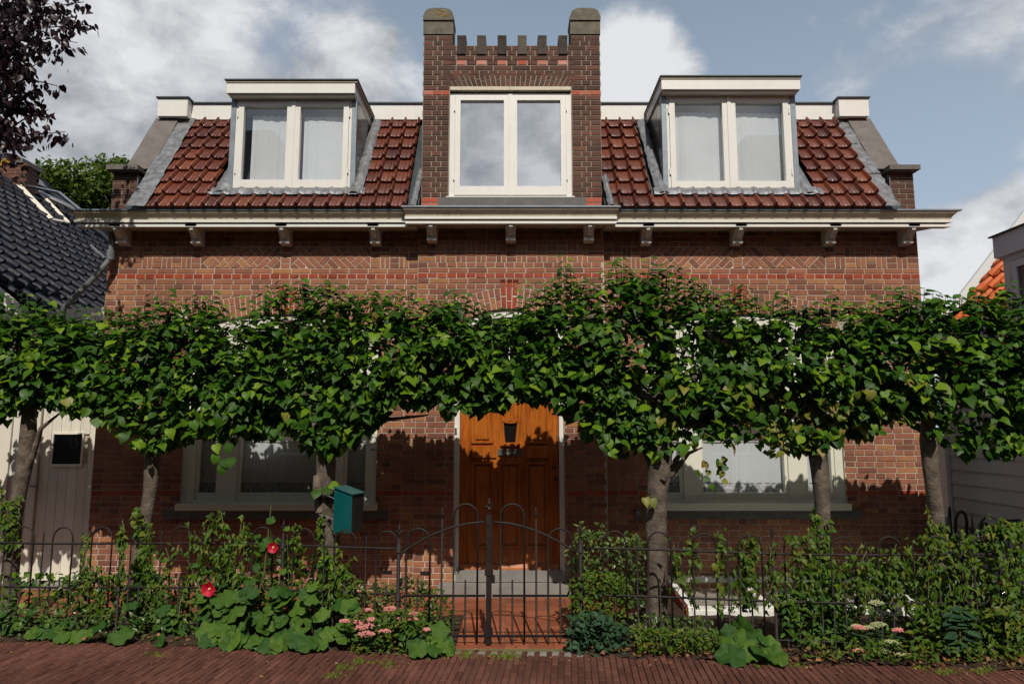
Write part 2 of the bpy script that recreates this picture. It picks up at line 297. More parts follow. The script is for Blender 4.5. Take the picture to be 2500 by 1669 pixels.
# --- mortar sheets with openings
def sheet(mb, x0, x1, z0, z1, y, openings, step=.06):
    xs = sorted(set([x0, x1] + [v for o in openings for v in (o[0], o[1]) if x0 < v < x1]))
    n = []
    for a, b in zip(xs, xs[1:]):
        k = max(1, int((b - a) / step)) if any(o[0] <= (a + b) / 2 <= o[1] for o in openings) else 1
        n += [(a + (b - a) * i / k, a + (b - a) * (i + 1) / k) for i in range(k)]
    for a, b in n:
        o = next((o for o in openings if o[0] - 1e-6 <= (a + b) / 2 <= o[1] + 1e-6), None)
        if not o: mb.add([(a, y, z0), (b, y, z0), (b, y, z1), (a, y, z1)], [(0, 1, 2, 3)]); continue
        if o[2] > z0: mb.add([(a, y, z0), (b, y, z0), (b, y, o[2]), (a, y, o[2])], [(0, 1, 2, 3)])
        ta, tb = (o[3].z(a + 1e-6), o[3].z(b - 1e-6))
        mb.add([(a, y, ta), (b, y, tb), (b, y, z1), (a, y, z1)], [(0, 1, 2, 3)])
        mb.add([(a, y, ta), (b, y, tb), (b, y + .16, tb), (a, y + .16, ta)], [(0, 1, 2, 3)])
wl = MB()
opn = [(WIN[0][0], WIN[0][1], WB - .09, ARW[0]), (WIN[1][0], WIN[1][1], WB - .09, ARW[1]), (DX0, DX1, 0, ARD)]
sheet(wl, WL, CL, -.2, 4.12, 0, [opn[0]]); sheet(wl, CR, WR, -.2, 4.12, 0, [opn[1]]); sheet(wl, CL, CR, -.2, 4.12, CY, [opn[2]])
for x in (CL, CR): wl.add([(x, 0, -.2), (x, CY, -.2), (x, CY, 4.12), (x, 0, 4.12)], [(0, 1, 2, 3)])
for x in (WL, WR): wl.add([(x, 0, -.2), (x, 6, -.2), (x, 6, 4.3), (x, 0, 4.3)], [(0, 1, 2, 3)])
wl.add([(WL, 6, -.2), (WR, 6, -.2), (WR, 6, 5.6), (WL, 6, 5.6)], [(0, 1, 2, 3)])
for o in opn:
    y = CY if o is opn[2] else 0; zt = o[3].z(o[0] + 1e-5)
    for x in o[:2]: wl.add([(x, y, o[2]), (x, y + .16, o[2]), (x, y + .16, zt), (x, y, zt)], [(0, 1, 2, 3)])
wall = wl.build('wall', 'mortar', house)
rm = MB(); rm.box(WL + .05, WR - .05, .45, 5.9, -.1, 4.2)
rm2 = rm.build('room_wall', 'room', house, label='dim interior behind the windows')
# --- bricks
BR = []     # (poly, class, y, weight)
def course_bricks(x0, x1, z0, z1, n, kind, cls, y, y1=None, parity=0):
    L = {'s': STR, 'h': HDR}[kind]
    x = x0; first = True; off = 0
    if kind == 's': off = HDR * .5 * 0
    i = 0
    while x < x1 - .01:
        l = L
        if first and kind == 's': l = L * .75 if n % 4 == parity else L * .5 + .02
        if first and kind == 'h': l = L
        first = False
        xe = min(x + l, x1)
        if xe - x > .03:
            q = R.uniform(-.0015, .0015)
            BR.append((rect(x + J / 2, xe - J / 2, z0 + J / 2 + q, z1 - J / 2 + q), cls, y))
        x = xe; i += 1
def inside_open(p, arches):
    return p
def emit(poly, cls, y, openings, arch_list):
    """cut a brick by openings (rect) and arch rings"""
    xs = [q[0] for q in poly]; zs = [q[1] for q in poly]; x0, x1, z0, z1 = min(xs), max(xs), min(zs), max(zs); cx = (x0 + x1) / 2; cz = (z0 + z1) / 2
    for a in arch_list:
        if a.cx - a.half - .16 < cx < a.cx + a.half + .16:
            e = a.th + J
            if cz > a.z(a.cx - a.half) - .02:
                dx, dz = cx - a.cx, cz - a.cz; d = math.hypot(dx, dz); r = a.r + e
                if d < r + .14:
                    poly = clip(poly, -dx / d, -dz / d, -(a.cx * dx / d + a.cz * dz / d + r))
                    if len(poly) < 3: return
    for o in openings:
        if z1 > o[2] and z0 < o[3].z(o[3].cx) and cz < o[3].z(o[0] + 1e-5) + .12:
            if o[0] < cx < o[1]:
                if x0 < o[0]: poly = clip(poly, 1, 0, o[0] - J / 2)
                elif x1 > o[1]: poly = clip(poly, -1, 0, -o[1] - J / 2)
                else: return
            else: poly = clip(poly, 1, 0, o[0] - J / 2) if cx < o[0] else clip(poly, -1, 0, -o[1] - J / 2)
            if len(poly) < 3: return
    if area(poly) > .0006: FIN.append((poly, cls, y))
FIN = []
PROUD = .006
FB, FT = 57 + 1, 57 + 5      # frieze courses 58..61
def wall_field(x0, x1, y, ops, arches, shift=0):
    global BR
    BR = []
    for n in range(-3, 66):
        z0 = Z0 + n * COURSE; z1 = z0 + COURSE
        if z1 < -.15 or z1 > 4.115: continue
        if FB + shift <= n < FT + shift: continue
        cls = 'brick'
        if n == 56 + shift * 0: cls = 'red'
        kind = 'h' if n % 2 == 0 else 's'
        if n in (17, 18): cls = 'red' if n == 17 else 'brick'
        course_bricks(x0, x1, z0, z1, n, kind, cls, y)
    for p, c, yy in BR: emit(p, c, yy, ops, arches)
wall_field(WL, CL, 0, [opn[0]], [ARW[0]]); wall_field(CR, WR, 0, [opn[1]], [ARW[1]]); wall_field(CL, CR, CY, [opn[2]], [ARD], 1)
# frieze: basket weave and diagonal panels
def weave(x0, x1, z0, y):
    n = max(1, round((x1 - x0) / (2 * COURSE * .9))); wd = (x1 - x0) / n; h = 2 * COURSE
    for i in range(n):
        for r in range(2):
            a, b, c, d = x0 + i * wd, x0 + (i + 1) * wd, z0 + r * h, z0 + (r + 1) * h
            if (i + r) % 2:
                for k in range(2): FIN.append((rect(a + J / 2, b - J / 2, c + k * h / 2 + J / 2, c + (k + 1) * h / 2 - J / 2), 'brick', y))
            else:
                for k in range(2): FIN.append((rect(a + k * wd / 2 + J / 2, a + (k + 1) * wd / 2 - J / 2, c + J / 2, d - J / 2), 'brick', y))
def stack(x0, x1, z0, y):
    for k in range(4): FIN.append((rect(x0 + J / 2, x1 - J / 2, z0 + k * COURSE + J / 2, z0 + (k + 1) * COURSE - J / 2), 'brick', y))
def diag(x0, x1, z0, y, sgn):
    z1 = z0 + 4 * COURSE; cx, cz = (x0 + x1) / 2, (z0 + z1) / 2; a = rad(45) * sgn; c, s = math.cos(a), math.sin(a)
    w1 = .063; per = 2 * w1 + .138
    def q(u0, u1, v0, v1):
        p = [(u, v) for u, v in ((u0 + J / 2, v0 + J / 2), (u1 - J / 2, v0 + J / 2), (u1 - J / 2, v1 - J / 2), (u0 + J / 2, v1 - J / 2))]
        p = [(cx + u * c - v * s, cz + u * s + v * c) for u, v in p]
        for nx, nz, d in ((1, 0, x1 - J / 2), (-1, 0, -x0 - J / 2), (0, 1, z1 - J / 2), (0, -1, -z0 - J / 2)):
            p = clip(p, nx, nz, d)
            if len(p) < 3: return
        if area(p) > .0004: FIN.append((p, 'brick', y))
    for k in range(-4, 5):
        v = k * per
        for j in range(2):
            for i in range(-5, 5): q(i * .25 + .1 * j + k * .03, (i + 1) * .25 + .1 * j + k * .03, v + j * w1, v + (j + 1) * w1)
        v += 2 * w1
        for i in range(-8, 9):
            u = i * .207 + k * .06
            q(u, u + .069, v, v + .138)
            for j in range(2): q(u + .069, u + .207, v + j * .069, v + (j + 1) * .069)
fz = Z0 + FB * COURSE
xx = lambda px: at(px, 627, 0).x
stack(WL, WL + .17, fz, 0); weave(WL + .17, xx(468), fz, 0); stack(xx(468), xx(491), fz, 0); diag(xx(491), xx(686), fz, 0, 1); stack(xx(686), xx(709), fz, 0); diag(xx(709), xx(905), fz, 0, -1)
stack(xx(905), xx(929), fz, 0); weave(xx(929), xx(998), fz, 0); stack(xx(998), CL, fz, 0)
fc = fz + COURSE
stack(CL, -.87, fc, CY); weave(-.87, .86, fc, CY); stack(.86, CR, fc, CY)
stack(CR, xx(1497), fz, 0); weave(xx(1497), xx(1563), fz, 0); stack(xx(1563), xx(1587), fz, 0); diag(xx(1587), xx(1789), fz, 0, 1); stack(xx(1789), xx(1812), fz, 0); diag(xx(1812), xx(2015), fz, 0, -1)
stack(xx(2015), xx(2038), fz, 0); weave(xx(2038), WR - .13, fz, 0); stack(WR - .13, WR, fz, 0)
# arch rings
def ring(a, y, key):
    a0 = math.asin(a.half / a.r); n = int(a0 * 2 * (a.r + a.th / 2) / .062) | 1; kz = .10
    for i in range(n):
        t0 = -a0 + 2 * a0 * i / n; t1 = -a0 + 2 * a0 * (i + 1) / n; g = J / 2 / a.r
        m = abs(i - n // 2) <= 1; cls = 'red' if m and key else 'brick'
        ro = a.r + a.th + (.10 if m else 0); cut = a.r + a.th * (.4 if i % 2 else .62)
        for r0, r1 in ((a.r + .003, cut - J / 2), (cut + J / 2, ro)):
            FIN.append(([(a.cx + r * math.sin(t), a.cz + r * math.cos(t)) for t, r in ((t0 + g, r0), (t1 - g, r0), (t1 - g, r1), (t0 + g, r1))], cls, y))
for a in ARW: ring(a, 0, True)
ring(ARD, CY, True)
mm = {}
def shared(cls, wd, h, d=.011):
    k = (cls, round(wd, 3), round(h, 3))
    if k not in mm:
        b = MB(); b.brick(rect(-wd / 2, wd / 2, -h / 2, h / 2), 0, d); mm[k] = b.mesh('brick', cls)
    return mm[k]
def lay(fin, parent, limit, score):
    idx = sorted(range(len(fin)), key=lambda i: -score(fin[i]))[:limit]; S = set(idx); rest = {}
    for i, (p, cls, y) in enumerate(fin):
        xs = [q[0] for q in p]; zs = [q[1] for q in p]
        isrect = len(p) == 4 and abs(area(p) - (max(xs) - min(xs)) * (max(zs) - min(zs))) < 1e-6
        if i in S:
            c = ((max(xs) + min(xs)) / 2, y - PROUD, (max(zs) + min(zs)) / 2)
            if isrect: put('brick', shared(cls, max(xs) - min(xs), max(zs) - min(zs)), parent, loc=c)
            else:
                b = MB(); b.brick([(q[0] - c[0], q[1] - c[2]) for q in p], 0, .011); b.build('brick', cls, parent, loc=c)
        else: rest.setdefault(cls, MB()).brick(p, y - PROUD + R.uniform(-.0015, .0015), y + .005)
    return rest
def build_rest(rest, parent):            # one stuff part, several materials
    big = MB(); idx = []; mats = []
    for k, (c, b) in enumerate(rest.items()):
        big.add(b.v, b.f); idx += [k] * len(b.f); mats.append(c)
    o = big.build('brick', mats[0], parent, kind='stuff')
    for c in mats[1:]: o.data.materials.append(MT[c])
    o.data.polygons.foreach_set('material_index', idx)
fin = [(p if len(p) < 9 else p[:8], c, y) for p, c, y in FIN if len(p) >= 3]
for i in range(len(fin)):
    p, c, y = fin[i]
    if c == 'brick' and R.random() < .0: pass
def sc(b):
    p = b[0]; z = sum(q[1] for q in p) / len(p); x = sum(q[0] for q in p) / len(p)
    return area(p) * (1 if 3.28 < z < 3.80 else .001) * (1 - .05 * abs(x))
rest = lay(fin, wall, 180, sc); build_rest(rest, wall)
# --- stone plinth bits, sills, cellar vents
for a, b in WIN: bx('stone_sill', 'sill', house, a - .17, b + .15, -.05, .10, WB - .095, WB)
# --- tower gable
TL, TR, TY = -1.045, 1.04, -.05
tw = MB()
tw.add([(TL, TY, 4.12), (-.73, TY, 4.12), (-.73, TY, 5.73), (TL, TY, 5.73)], [(0, 1, 2, 3)])
tw.add([(.695, TY, 4.12), (TR, TY, 4.12), (TR, TY, 5.73), (.695, TY, 5.73)], [(0, 1, 2, 3)])
tw.add([(TL, TY, 5.73), (TR, TY, 5.73), (TR, TY, 6.25), (TL, TY, 6.25)], [(0, 1, 2, 3)])
tw.add([(-.73, TY, 5.73), (.695, TY, 5.73), (.695, TY + .15, 5.73), (-.73, TY + .15, 5.73)], [(0, 1, 2, 3)])
for x in (-.73, .695): tw.add([(x, TY, 4.12), (x, TY + .15, 4.12), (x, TY + .15, 5.73), (x, TY, 5.73)], [(0, 1, 2, 3)])
for x in (TL, TR): tw.add([(x, TY, 4.12), (x, 1.0, 4.12), (x, 1.0, 5.8), (x, .25, 6.25), (x, TY, 6.25)], [(0, 1, 2, 3, 4)])
tw.add([(TL, TY, 6.25), (TR, TY, 6.25), (TR, .2, 6.25), (TL, .2, 6.25)], [(0, 1, 2, 3)]); tw.add([(TL, .2, 5.8), (TR, .2, 5.8), (TR, .2, 6.25), (TL, .2, 6.25)], [(0, 1, 2, 3)])
tw.add([(TL, .2, 5.85), (TR, .2, 5.85), (TR, 1.0, 5.85), (TL, 1.0, 5.85)], [(0, 1, 2, 3)])
for a in (TL, .70): tw.box(a, a + .34, TY, .22, 6.25, 6.38)
tower = tw.build('crenellated_gable', 'dmortar', house)
TF = []
BR = []
NT = 34; ch = (6.25 - 4.14) / NT
for n in range(NT + 2):
    z0 = 4.14 + n * ch; z1 = z0 + ch
    kind = 's' if n % 2 else 'h'
    segs = [(TL, TL + .345), (TR - .345, TR)]
    if z0 < 5.71: segs = [(TL, -.735), (.70, TR)]
    elif z1 <= 6.26: segs = [(TL, TR)]
    if n < 4: segs = [(TL, -.84), (.845, TR)]
    for a, b in segs:
        x = a; first = True
        while x < b - .02:
            l = STR if kind == 's' else HDR
            if first and kind == 's': l = .165
            xe = min(x + l, b)
            if b - xe < .04: xe = b
            first = False; cls = 'tower'; cxx = (x + xe) / 2
            if n < 4: cls = 'orange'
            if 5.60 < (z0 + z1) / 2 < 5.715: cls = 'pink' if R.random() < .6 else 'orange'
            p = rect(x + J / 2, xe - J / 2, z0 + J / 2, z1 - J / 2)
            if 5.735 < (z0 + z1) / 2 < 5.90 and abs(cxx) < .82:
                lim = .70 + (z0 + z1) / 2 * .45 - 5.735 * .45
                if abs(cxx + .018) < lim: x = xe; continue
            if abs((z0 + z1) / 2 - 6.06) < ch / 2:
                pass
            BR.append((p, cls, TY)); x = xe
TF = BR
for i in range(26):       # soldier course with splayed joints
    x0 = -.735 + 1.435 * i / 26; x1 = -.735 + 1.435 * (i + 1) / 26; e = lambda x: (x + .018) * 1.13 - .018
    cut = 5.735 + .165 * (.45 if i % 2 else .6)
    for za, zb in ((5.737, cut - J / 2), (cut + J / 2, 5.90)):
        f = lambda x, z: x + (e(x) - x) * (z - 5.735) / .165
        TF.append(([(f(x0, za) + J / 2, za), (f(x1, za) - J / 2, za), (f(x1, zb) - J / 2, zb), (f(x0, zb) + J / 2, zb)], 'tower', TY))
mx6 = [-.60 + .24 * i for i in range(6)]
TF = [t for t in TF if not (abs(sum(q[1] for q in t[0]) / 4 - 6.035) < .02 and any(abs(sum(q[0] for q in t[0]) / 4 - m) < .10 for m in mx6))]
for i, m in enumerate(mx6):
    zz = 6.035
    TF.append((rect(m - .05, m + .05, zz - ch / 2 + .004, zz + ch / 2 - .004), 'pink' if i != 3 else 'orange', TY))
    TF.append((rect(m - .05 - .125, m - .06, zz - ch / 2 + .004, zz + ch / 2 - .004), 'tower', TY))
TF.append((rect(.665, .74, 6.005, 6.062), 'tower', TY))
rest = lay(TF, tower, 120, lambda b: area(b[0]) * (1 if b[1] == 'tower' else 1.6) * (1 + .1 * sum(q[1] for q in b[0]) / 4)); build_rest(rest, tower)
# side bricks of the gable (right and left returns)
sb = MB()
for n in range(36):
    z0 = 4.14 + n * ch
    for k in range(5):
        y0 = TY + .01 + k * STR + (HDR if n % 2 else 0); y1 = y0 + STR - J
        if z0 > 6.2 and y1 > .22: continue
        if z0 > 5.8 and y1 > .25 + (6.25 - z0) * 1.6: continue
        for x in (TL, TR): sb.box(x - .006, x + .006, y0, y1, z0 + J / 2, z0 + ch - J / 2)
sb.build('side_brick', 'tower', tower, kind='stuff')
for m in mx6:
    b = MB(); b.box(-.052, .052, 0, .2, 0, .20); b.box(-.053, .053, -.002, .19, .2, .232)
    b.build('merlon', 'merlon', tower, loc=(m + R.uniform(-.004, .004), TY - .022, 6.135))
for a in (TL, .70):       # rounded stone pinnacle caps
    b = MB(); b.box(-.178, .178, -.01, .25, -.17, .0, None); b.build('pinnacle_block', 'stone', tower, loc=(a + .17, TY - .004, 6.56))
    p = [(-.182, 0), (.182, 0), (.184, .05)] + [(.172 * math.copysign(abs(math.cos(t)) ** .65, math.cos(t)), .05 + .105 * math.sin(t) ** .75) for t in [rad(d) for d in (6, 18, 35, 55, 75, 105, 125, 145, 162, 174)]] + [(-.184, .05)]
    b = MB(); b.poly(p, -.03, .27); b.build('pinnacle_cap', 'stone', tower, loc=(a + .17, TY, 6.56))
lb = MB()
for i in range(14): x, y = R.uniform(-.02, .12), R.uniform(-.02, .05); lb.box(x, x + .014, -.034, -.028, y, y + .012)
lb.build('lichen', 'lichen', tower, loc=(TL + .15, TY - .001, 6.62))
bx('stone_sill', 'sill', tower, -.845, .84, -.13, .08, 4.262, 4.367)
bx('lintel_strip', 'darkcream', tower, -.725, .69, -.075, .0, 5.685, 5.727)
# --- casement windows
def quad_frame(b, x0, x1, z0, z1, y0, y1, l, r, bt, tp):
    b.box(x0, x0 + l, y0, y1, z0, z1); b.box(x1 - r, x1, y0, y1, z0, z1)
    b.box(x0 + l, x1 - r, y0 + .0005, y1, z0, z0 + bt); b.box(x0 + l, x1 - r, y0 + .0005, y1, z1 - tp, z1)
def curtain(parent, x0, x1, z0, z1, y, amp=.012, freq=60, m='curtain', scal=0, ph=0):
    b = MB(); n = max(8, int((x1 - x0) / .008)); rows = [0, .5, 1]; 
    for i in range(n + 1):
        x = x0 + (x1 - x0) * i / n; q = amp * (.6 * math.sin(freq * x + ph) * (.3 + abs(math.sin(x * 4 + ph))) + .25 * math.sin(freq * 2.3 * x + 1.3 + ph) + 1.3 * math.sin(freq * .21 * x + ph))
        for r in rows:
            z = z0 + (z1 - z0) * r + (scal * abs(math.sin(x * 38)) if r == 0 or r == 1 else 0) * (-1 if r == 1 else 1); b.v.append((x, y + q * (1.0 - .45 * r), z))
    for i in range(n):
        for r in range(2): b.f.append((i * 3 + r, (i + 1) * 3 + r, (i + 1) * 3 + r + 1, i * 3 + r + 1))
    return b.build('curtain', m, parent, smooth=True)
def double_casement(parent, x0, x1, z0, z1, y, paint='white', frame=.035, glassm='glass', sill=.055):
    b = MB(); quad_frame(b, x0, x1, z0, z1, y, y + .09, frame, frame, .02, .03); b.build('window_frame', paint, parent)
    bx('window_board', paint, parent, x0 - .03, x1 + .03, y - .03, y + .05, z0 - sill, z0)
    xm = (x0 + x1) / 2
    for a, c in ((x0 + frame, xm - .012), (xm + .012, x1 - frame)):
        b = MB(); quad_frame(b, a + .003, c - .003, z0 + .022, z1 - .032, y - .012, y + .05, .062, .062, .105, .055); b.build('casement', paint, parent)
        gx = MB(); gx.add([(a + .06, y + .03, z0 + .12), (c - .06, y + .03, z0 + .12), (c - .06, y + .03, z1 - .08), (a + .06, y + .03, z1 - .08)], [(0, 1, 2, 3)]); gx.build('pane', glassm, parent)
        for hz_ in (z0 + .2, z1 - .22): bx('hinge', paint, parent, (a - .012) if a < xm - .1 else c - .004, (a + .004) if a < xm - .1 else c + .012, y - .02, y, hz_, hz_ + .07)
    bx('meeting_strip', paint, parent, xm - .02, xm + .02, y - .022, y + .05, z0 + .015, z1 - .02)
double_casement(tower, -.728, .693, 4.40, 5.66, -.035, 'white', .06, 'coated', .03)
for k in range(52):
    z = 4.5 + k * .021
    b = MB(); b.box(-.6, .58, -.009, .009, -.0008, .0008)
    put('blind_slat', mm.setdefault('slat', b.mesh('blind_slat', 'blind')), tower, loc=(0, .045, z)).rotation_euler = (rad(60), 0, 0)
# --- dormers
def roofz(y): return 4.12 + (y + .35) * 1.4528
def dormer(x0, x1, z0, z1, dz, side):
    """x0..x1 glass front, side = which cheek is seen"""
    y = -.15
    b = MB(); pts = [(y, z0 - .03), (y, z1 + .02), (.60, z1 + .02), (.42, z1 - .3)]
    ye = (z1 - 4.12) / 1.4528 - .35
    d = bx('dormer', 'white', house, x0 - .04, x1 + .04, y + .03, .6, z1 - .012, z1 + .004)
    for x in (x0 - .045, x1 + .045):
        s = MB(); s.prism([(y + .02, z0 - .05), (y + .02, z1 + .002), (ye + .06, z1 + .002)], x - .012, x + .012); s.build('cheek', 'cheek', d)
    for x, sg in ((x0 - .03, -1), (x1 + .03, 1)):
        bx('zinc_corner_strip', 'zinc', d, x - .028, x + .028, y - .006, y + .045, z0 + .03, z1 + .01)
    double_casement(d, x0, x1, z0, z1, y, 'white', .028)
    fz0, fz1 = z1 + .006, z1 + .005 + .135
    b = MB(); b.box(x0 - .075, x1 + .055 if side > 0 else x1 + .075, y - .12, .66, fz0 + .012, fz1); b.build('fascia', 'white', d)
    b = MB(); b.box(x0 - .05, x1 + .05, y - .09, .62, fz0 - .012, fz0 + .012); b.build('fascia_moulding', 'white', d)
    b = MB(); b.box(x0 - .095, x1 + .095, y - .145, .68, fz1 + .022, fz1 + .036); b.build('roof_edge', 'felt', d)
    b = MB(); b.box(x0 - .085, x1 + .085, y - .13, .67, fz1, fz1 + .022); b.build('roof_trim', 'darkcream', d)
    # curtains
    xm = (x0 + x1) / 2
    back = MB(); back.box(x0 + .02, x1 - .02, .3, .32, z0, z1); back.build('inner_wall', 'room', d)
    g0, g1 = z0 + .11, z1 - .15
    curtain(d, x0 + .16 if dz == 0 else x0 + .10, xm - .04, z0 + .05, g1, y + .10, .010, 52, scal=.012, ph=dz)
    curtain(d, xm + .09, x1 - .07, z0 + .05, g1 - .01, y + .105, .007, 47, scal=.012, ph=2 + dz)
    return d
dormer(-3.185, -1.85, 4.435, 5.53, 0, 1); dormer(1.785, 3.22, 4.42, 5.575, 1, -1)
# --- mansard roof
T = Vector((0, .567, .8237)); NRM = Vector((0, -.8237, .567)); O = Vector((0, -.35, 4.12))
rf = MB()
def rp(x, s, h=0): return O + Vector((x, 0, 0)) + T * s + NRM * h
for a_, c_ in ((WL + .3, TL), (TR, WR - .3)): rf.add([rp(a_, .03, -.03), rp(c_, .03, -.03), rp(c_, 1.88, -.03), rp(a_, 1.88, -.03)], [(0, 1, 2, 3)])
rf.box(WL + .35, WR - .35, .78, 6, 5.4, 5.80)
roof = rf.build('mansard_roof', 'felt', house)
def tile_mesh(wd, ln, name, m, ribs=True):
    prof = [(0, .012), (.10, .004), (.16, .008), (.30, .002), (.44, .004), (.50, .010), (.56, .003), (.70, .006), (.76, .020), (.80, .044), (.86, .056), (.92, .046), (.98, .016)]
    b = MB(); n = len(prof)
    for (s, lift, k) in ((0, .036, 1.05), (.014, .044, 1.15), (ln, .004, .85)):
        for u, h in prof: b.v.append((u * wd, s, h * k * (wd / .172) ** .5 + lift))
    for u, h in prof: b.v.append((u * wd, 0.002, h * .5 + .006))
    for r in range(2):
        for i in range(n - 1): b.f.append((r * n + i, r * n + i + 1, (r + 1) * n + i + 1, (r + 1) * n + i))
    for i in range(n - 1): b.f.append((3 * n + i, 3 * n + i + 1, i + 1, i))
    return b.mesh(name, m, True)
TM = tile_mesh(.1725, .262, 'roof_tile', 'rooftile')
base = Matrix(((1, 0, 0, 0), (0, T.y, NRM.y, 0), (0, T.z, NRM.z, 0), (0, 0, 0, 1)))
XT0, XT1 = -4.07, 4.13
ncol = round((XT1 - XT0) / .1725); tw_ = (XT1 - XT0) / ncol
blk = [(-3.29, -1.74, .33), (1.68, 3.36, .33), (TL - .03, TR + .03, -1)]
for r in range(8):
    for c in range(ncol):
        x = XT0 + c * tw_ + ( .035 if False else 0); s = r * .2337 + .045
        if any(x + .14 > a and x + .03 < b and s + .12 > zz for a, b, zz in blk): continue
        m = Matrix.Translation(rp(x, s, R.uniform(0, .004))) @ base @ Matrix.Rotation(R.uniform(-.008, .008), 4, 'Z')
        put('roof_tile', TM, roof, mtx=m)
# ridge fascia and end blocks
for a, b in ((-4.16, TL - .005), (TR + .005, 4.24)):
    bx('ridge_fascia', 'white', house, a, b, .66, .80, 5.665, 5.87); bx('ridge_trim', 'felt', house, a, b, .64, .82, 5.872, 5.892)
for a, b in ((-4.475, -4.10), (4.13, 4.505)):
    bx('corner_block', 'white', house, a, b, .54, .90, 5.655, 5.888); bx('corner_block_trim', 'felt', house, a - .02, b + .02, .52, .92, 5.89, 5.907)
# parapets: pier, cap, sloping coping
for sgn, xo, xi in ((-1, -4.64, -4.345), (1, 4.67, 4.385)):
    x0, x1 = min(xo, xi), max(xo, xi)
    b = MB(); b.box(x0, x1, .0, .5, 4.12, 4.71); pier = b.build('parapet_pier', 'dmortar', house)
    for n in range(9):
        z = 4.135 + n * .0637; xs = [x0, x0 + .11, x1] if n % 2 else [x0, x0 + .19, x1]
        for a, c in zip(xs, xs[1:]): put('brick', shared('tower', c - a - J, .054), pier, loc=((a + c) / 2, -.006, z + .032))
    b = MB(); b.box(x0 - .035, x1 + .035, -.10, .34, 4.71, 4.765); b.build('pier_cap', 'coping', house)
    xa, xb = (-4.53, -4.235) if sgn < 0 else (4.26, 4.555)
    th = .04; p0, p1 = (.13, 4.765), (.70, 5.665)
    xw = (xa - .0, xb) ; b = MB()
    b.prism([(p0[0] - .06, p0[1]), (p1[0] - .06, p1[1]), (p1[0] + .5, p1[1]), (p1[0] + .5, p0[1] - .4), (p0[0], p0[1] - .4)], xa + .02, xb - .02); b.build('gable_parapet', 'dmortar', house)
    b = MB(); b.prism([(p0[0] - .10, p0[1]), (p1[0] - .08, p1[1]), (p1[0] + .0, p1[1]), (p0[0] + .0, p0[1] - .02)], xa, xb); b.build('sloping_coping', 'coping', house)
    # lead apron between the coping and the tiles
    lx0, lx1 = (-4.25, XT0 + .03) if sgn < 0 else (XT1 - .02, 4.275)
    for k in range(3):
        s0, s1 = k * .62 + .03, k * .62 + .65; b = MB(); n = 10
        for j in range(n + 1):
            for i in range(5):
                x = lx0 + (lx1 - lx0) * i / 4
                wob = R.uniform(-.006, .006) if i in (0, 4) else R.uniform(-.004, .008)
                b.v.append(tuple(rp(x + (wob * 2 if i in (0, 4) else 0), s0 + (s1 - s0) * j / n, .052 + wob - (.006 * k if j == 0 else 0) + .012 * (1 - j / n))))
        for j in range(n):
            for i in range(4): b.f.append((j * 5 + i, j * 5 + i + 1, (j + 1) * 5 + i + 1, (j + 1) * 5 + i))
        b.build('lead_flashing', 'lead', roof, smooth=True)
    b = MB(); xl = x1 + .004 if sgn < 0 else x0 - .004; b.prism([(-.01, 4.13), (-.03, 4.66), (.24, 4.70), (.30, 5.0), (.02, 4.3)], xl - .006, xl + .006); b.build('lead_flashing', 'lead', roof)
def lead_strip(path, hw, lift=.055):
    b = MB(); n = len(path)
    for x, s in path:
        for i in range(4): b.v.append(tuple(rp(x + (i / 3 - .5) * 2 * hw + R.uniform(-.006, .006), s, lift + R.uniform(-.005, .01) + (.02 if i in (1, 2) else -.01))))
    for j in range(n - 1):
        for i in range(3): b.f.append((j * 4 + i, j * 4 + i + 1, (j + 1) * 4 + i + 1, (j + 1) * 4 + i))
    b.build('lead_flashing', 'lead', roof, smooth=True)
def ls(x0, s0, x1, s1, hw, n=9): lead_strip([(x0 + (x1 - x0) * i / n, s0 + (s1 - s0) * i / n) for i in range(n + 1)], hw)
for xs in ((-1.775, -1.70, 1), (1.705, 1.63, 1)):
    ls(xs[0], .27, xs[0] + (xs[1] - xs[0]) * .45, .95, .072); ls(xs[0] + (xs[1] - xs[0]) * .45, .93, xs[1] + (0.02 if xs[1] > 0 else -.02), 1.8, .06)
ls(-3.30, .29, -3.24, .85, .085); ls(3.36, .27, 3.28, 1.1, .07)
ls(TL - .055, .03, TL - .02, .7, .035); ls(TR + .06, .03, TR + .03, .6, .035)
for x0, x1 in ((-3.42, -1.66), (1.60, 3.50)):   # wavy apron under each dormer
    b = MB(); n = int((x1 - x0) / .02)
    for i in range(n + 1):
        x = x0 + (x1 - x0) * i / n; ph = ((x - XT0) / tw_) % 1; wv = .020 * math.exp(-((ph - .87) / .13) ** 2) + R.uniform(-.002, .002)
        for s, h in ((.38, .05), (.33, .062), (.285, .06), (.255, .052)): b.v.append(tuple(rp(x, s - (R.uniform(0, .006) if s < .23 else 0), h + wv)))
    for i in range(n):
        for k in range(3): b.f.append((i * 4 + k, (i + 1) * 4 + k, (i + 1) * 4 + k + 1, i * 4 + k + 1))
    b.build('lead_flashing', 'lead', roof, smooth=True)
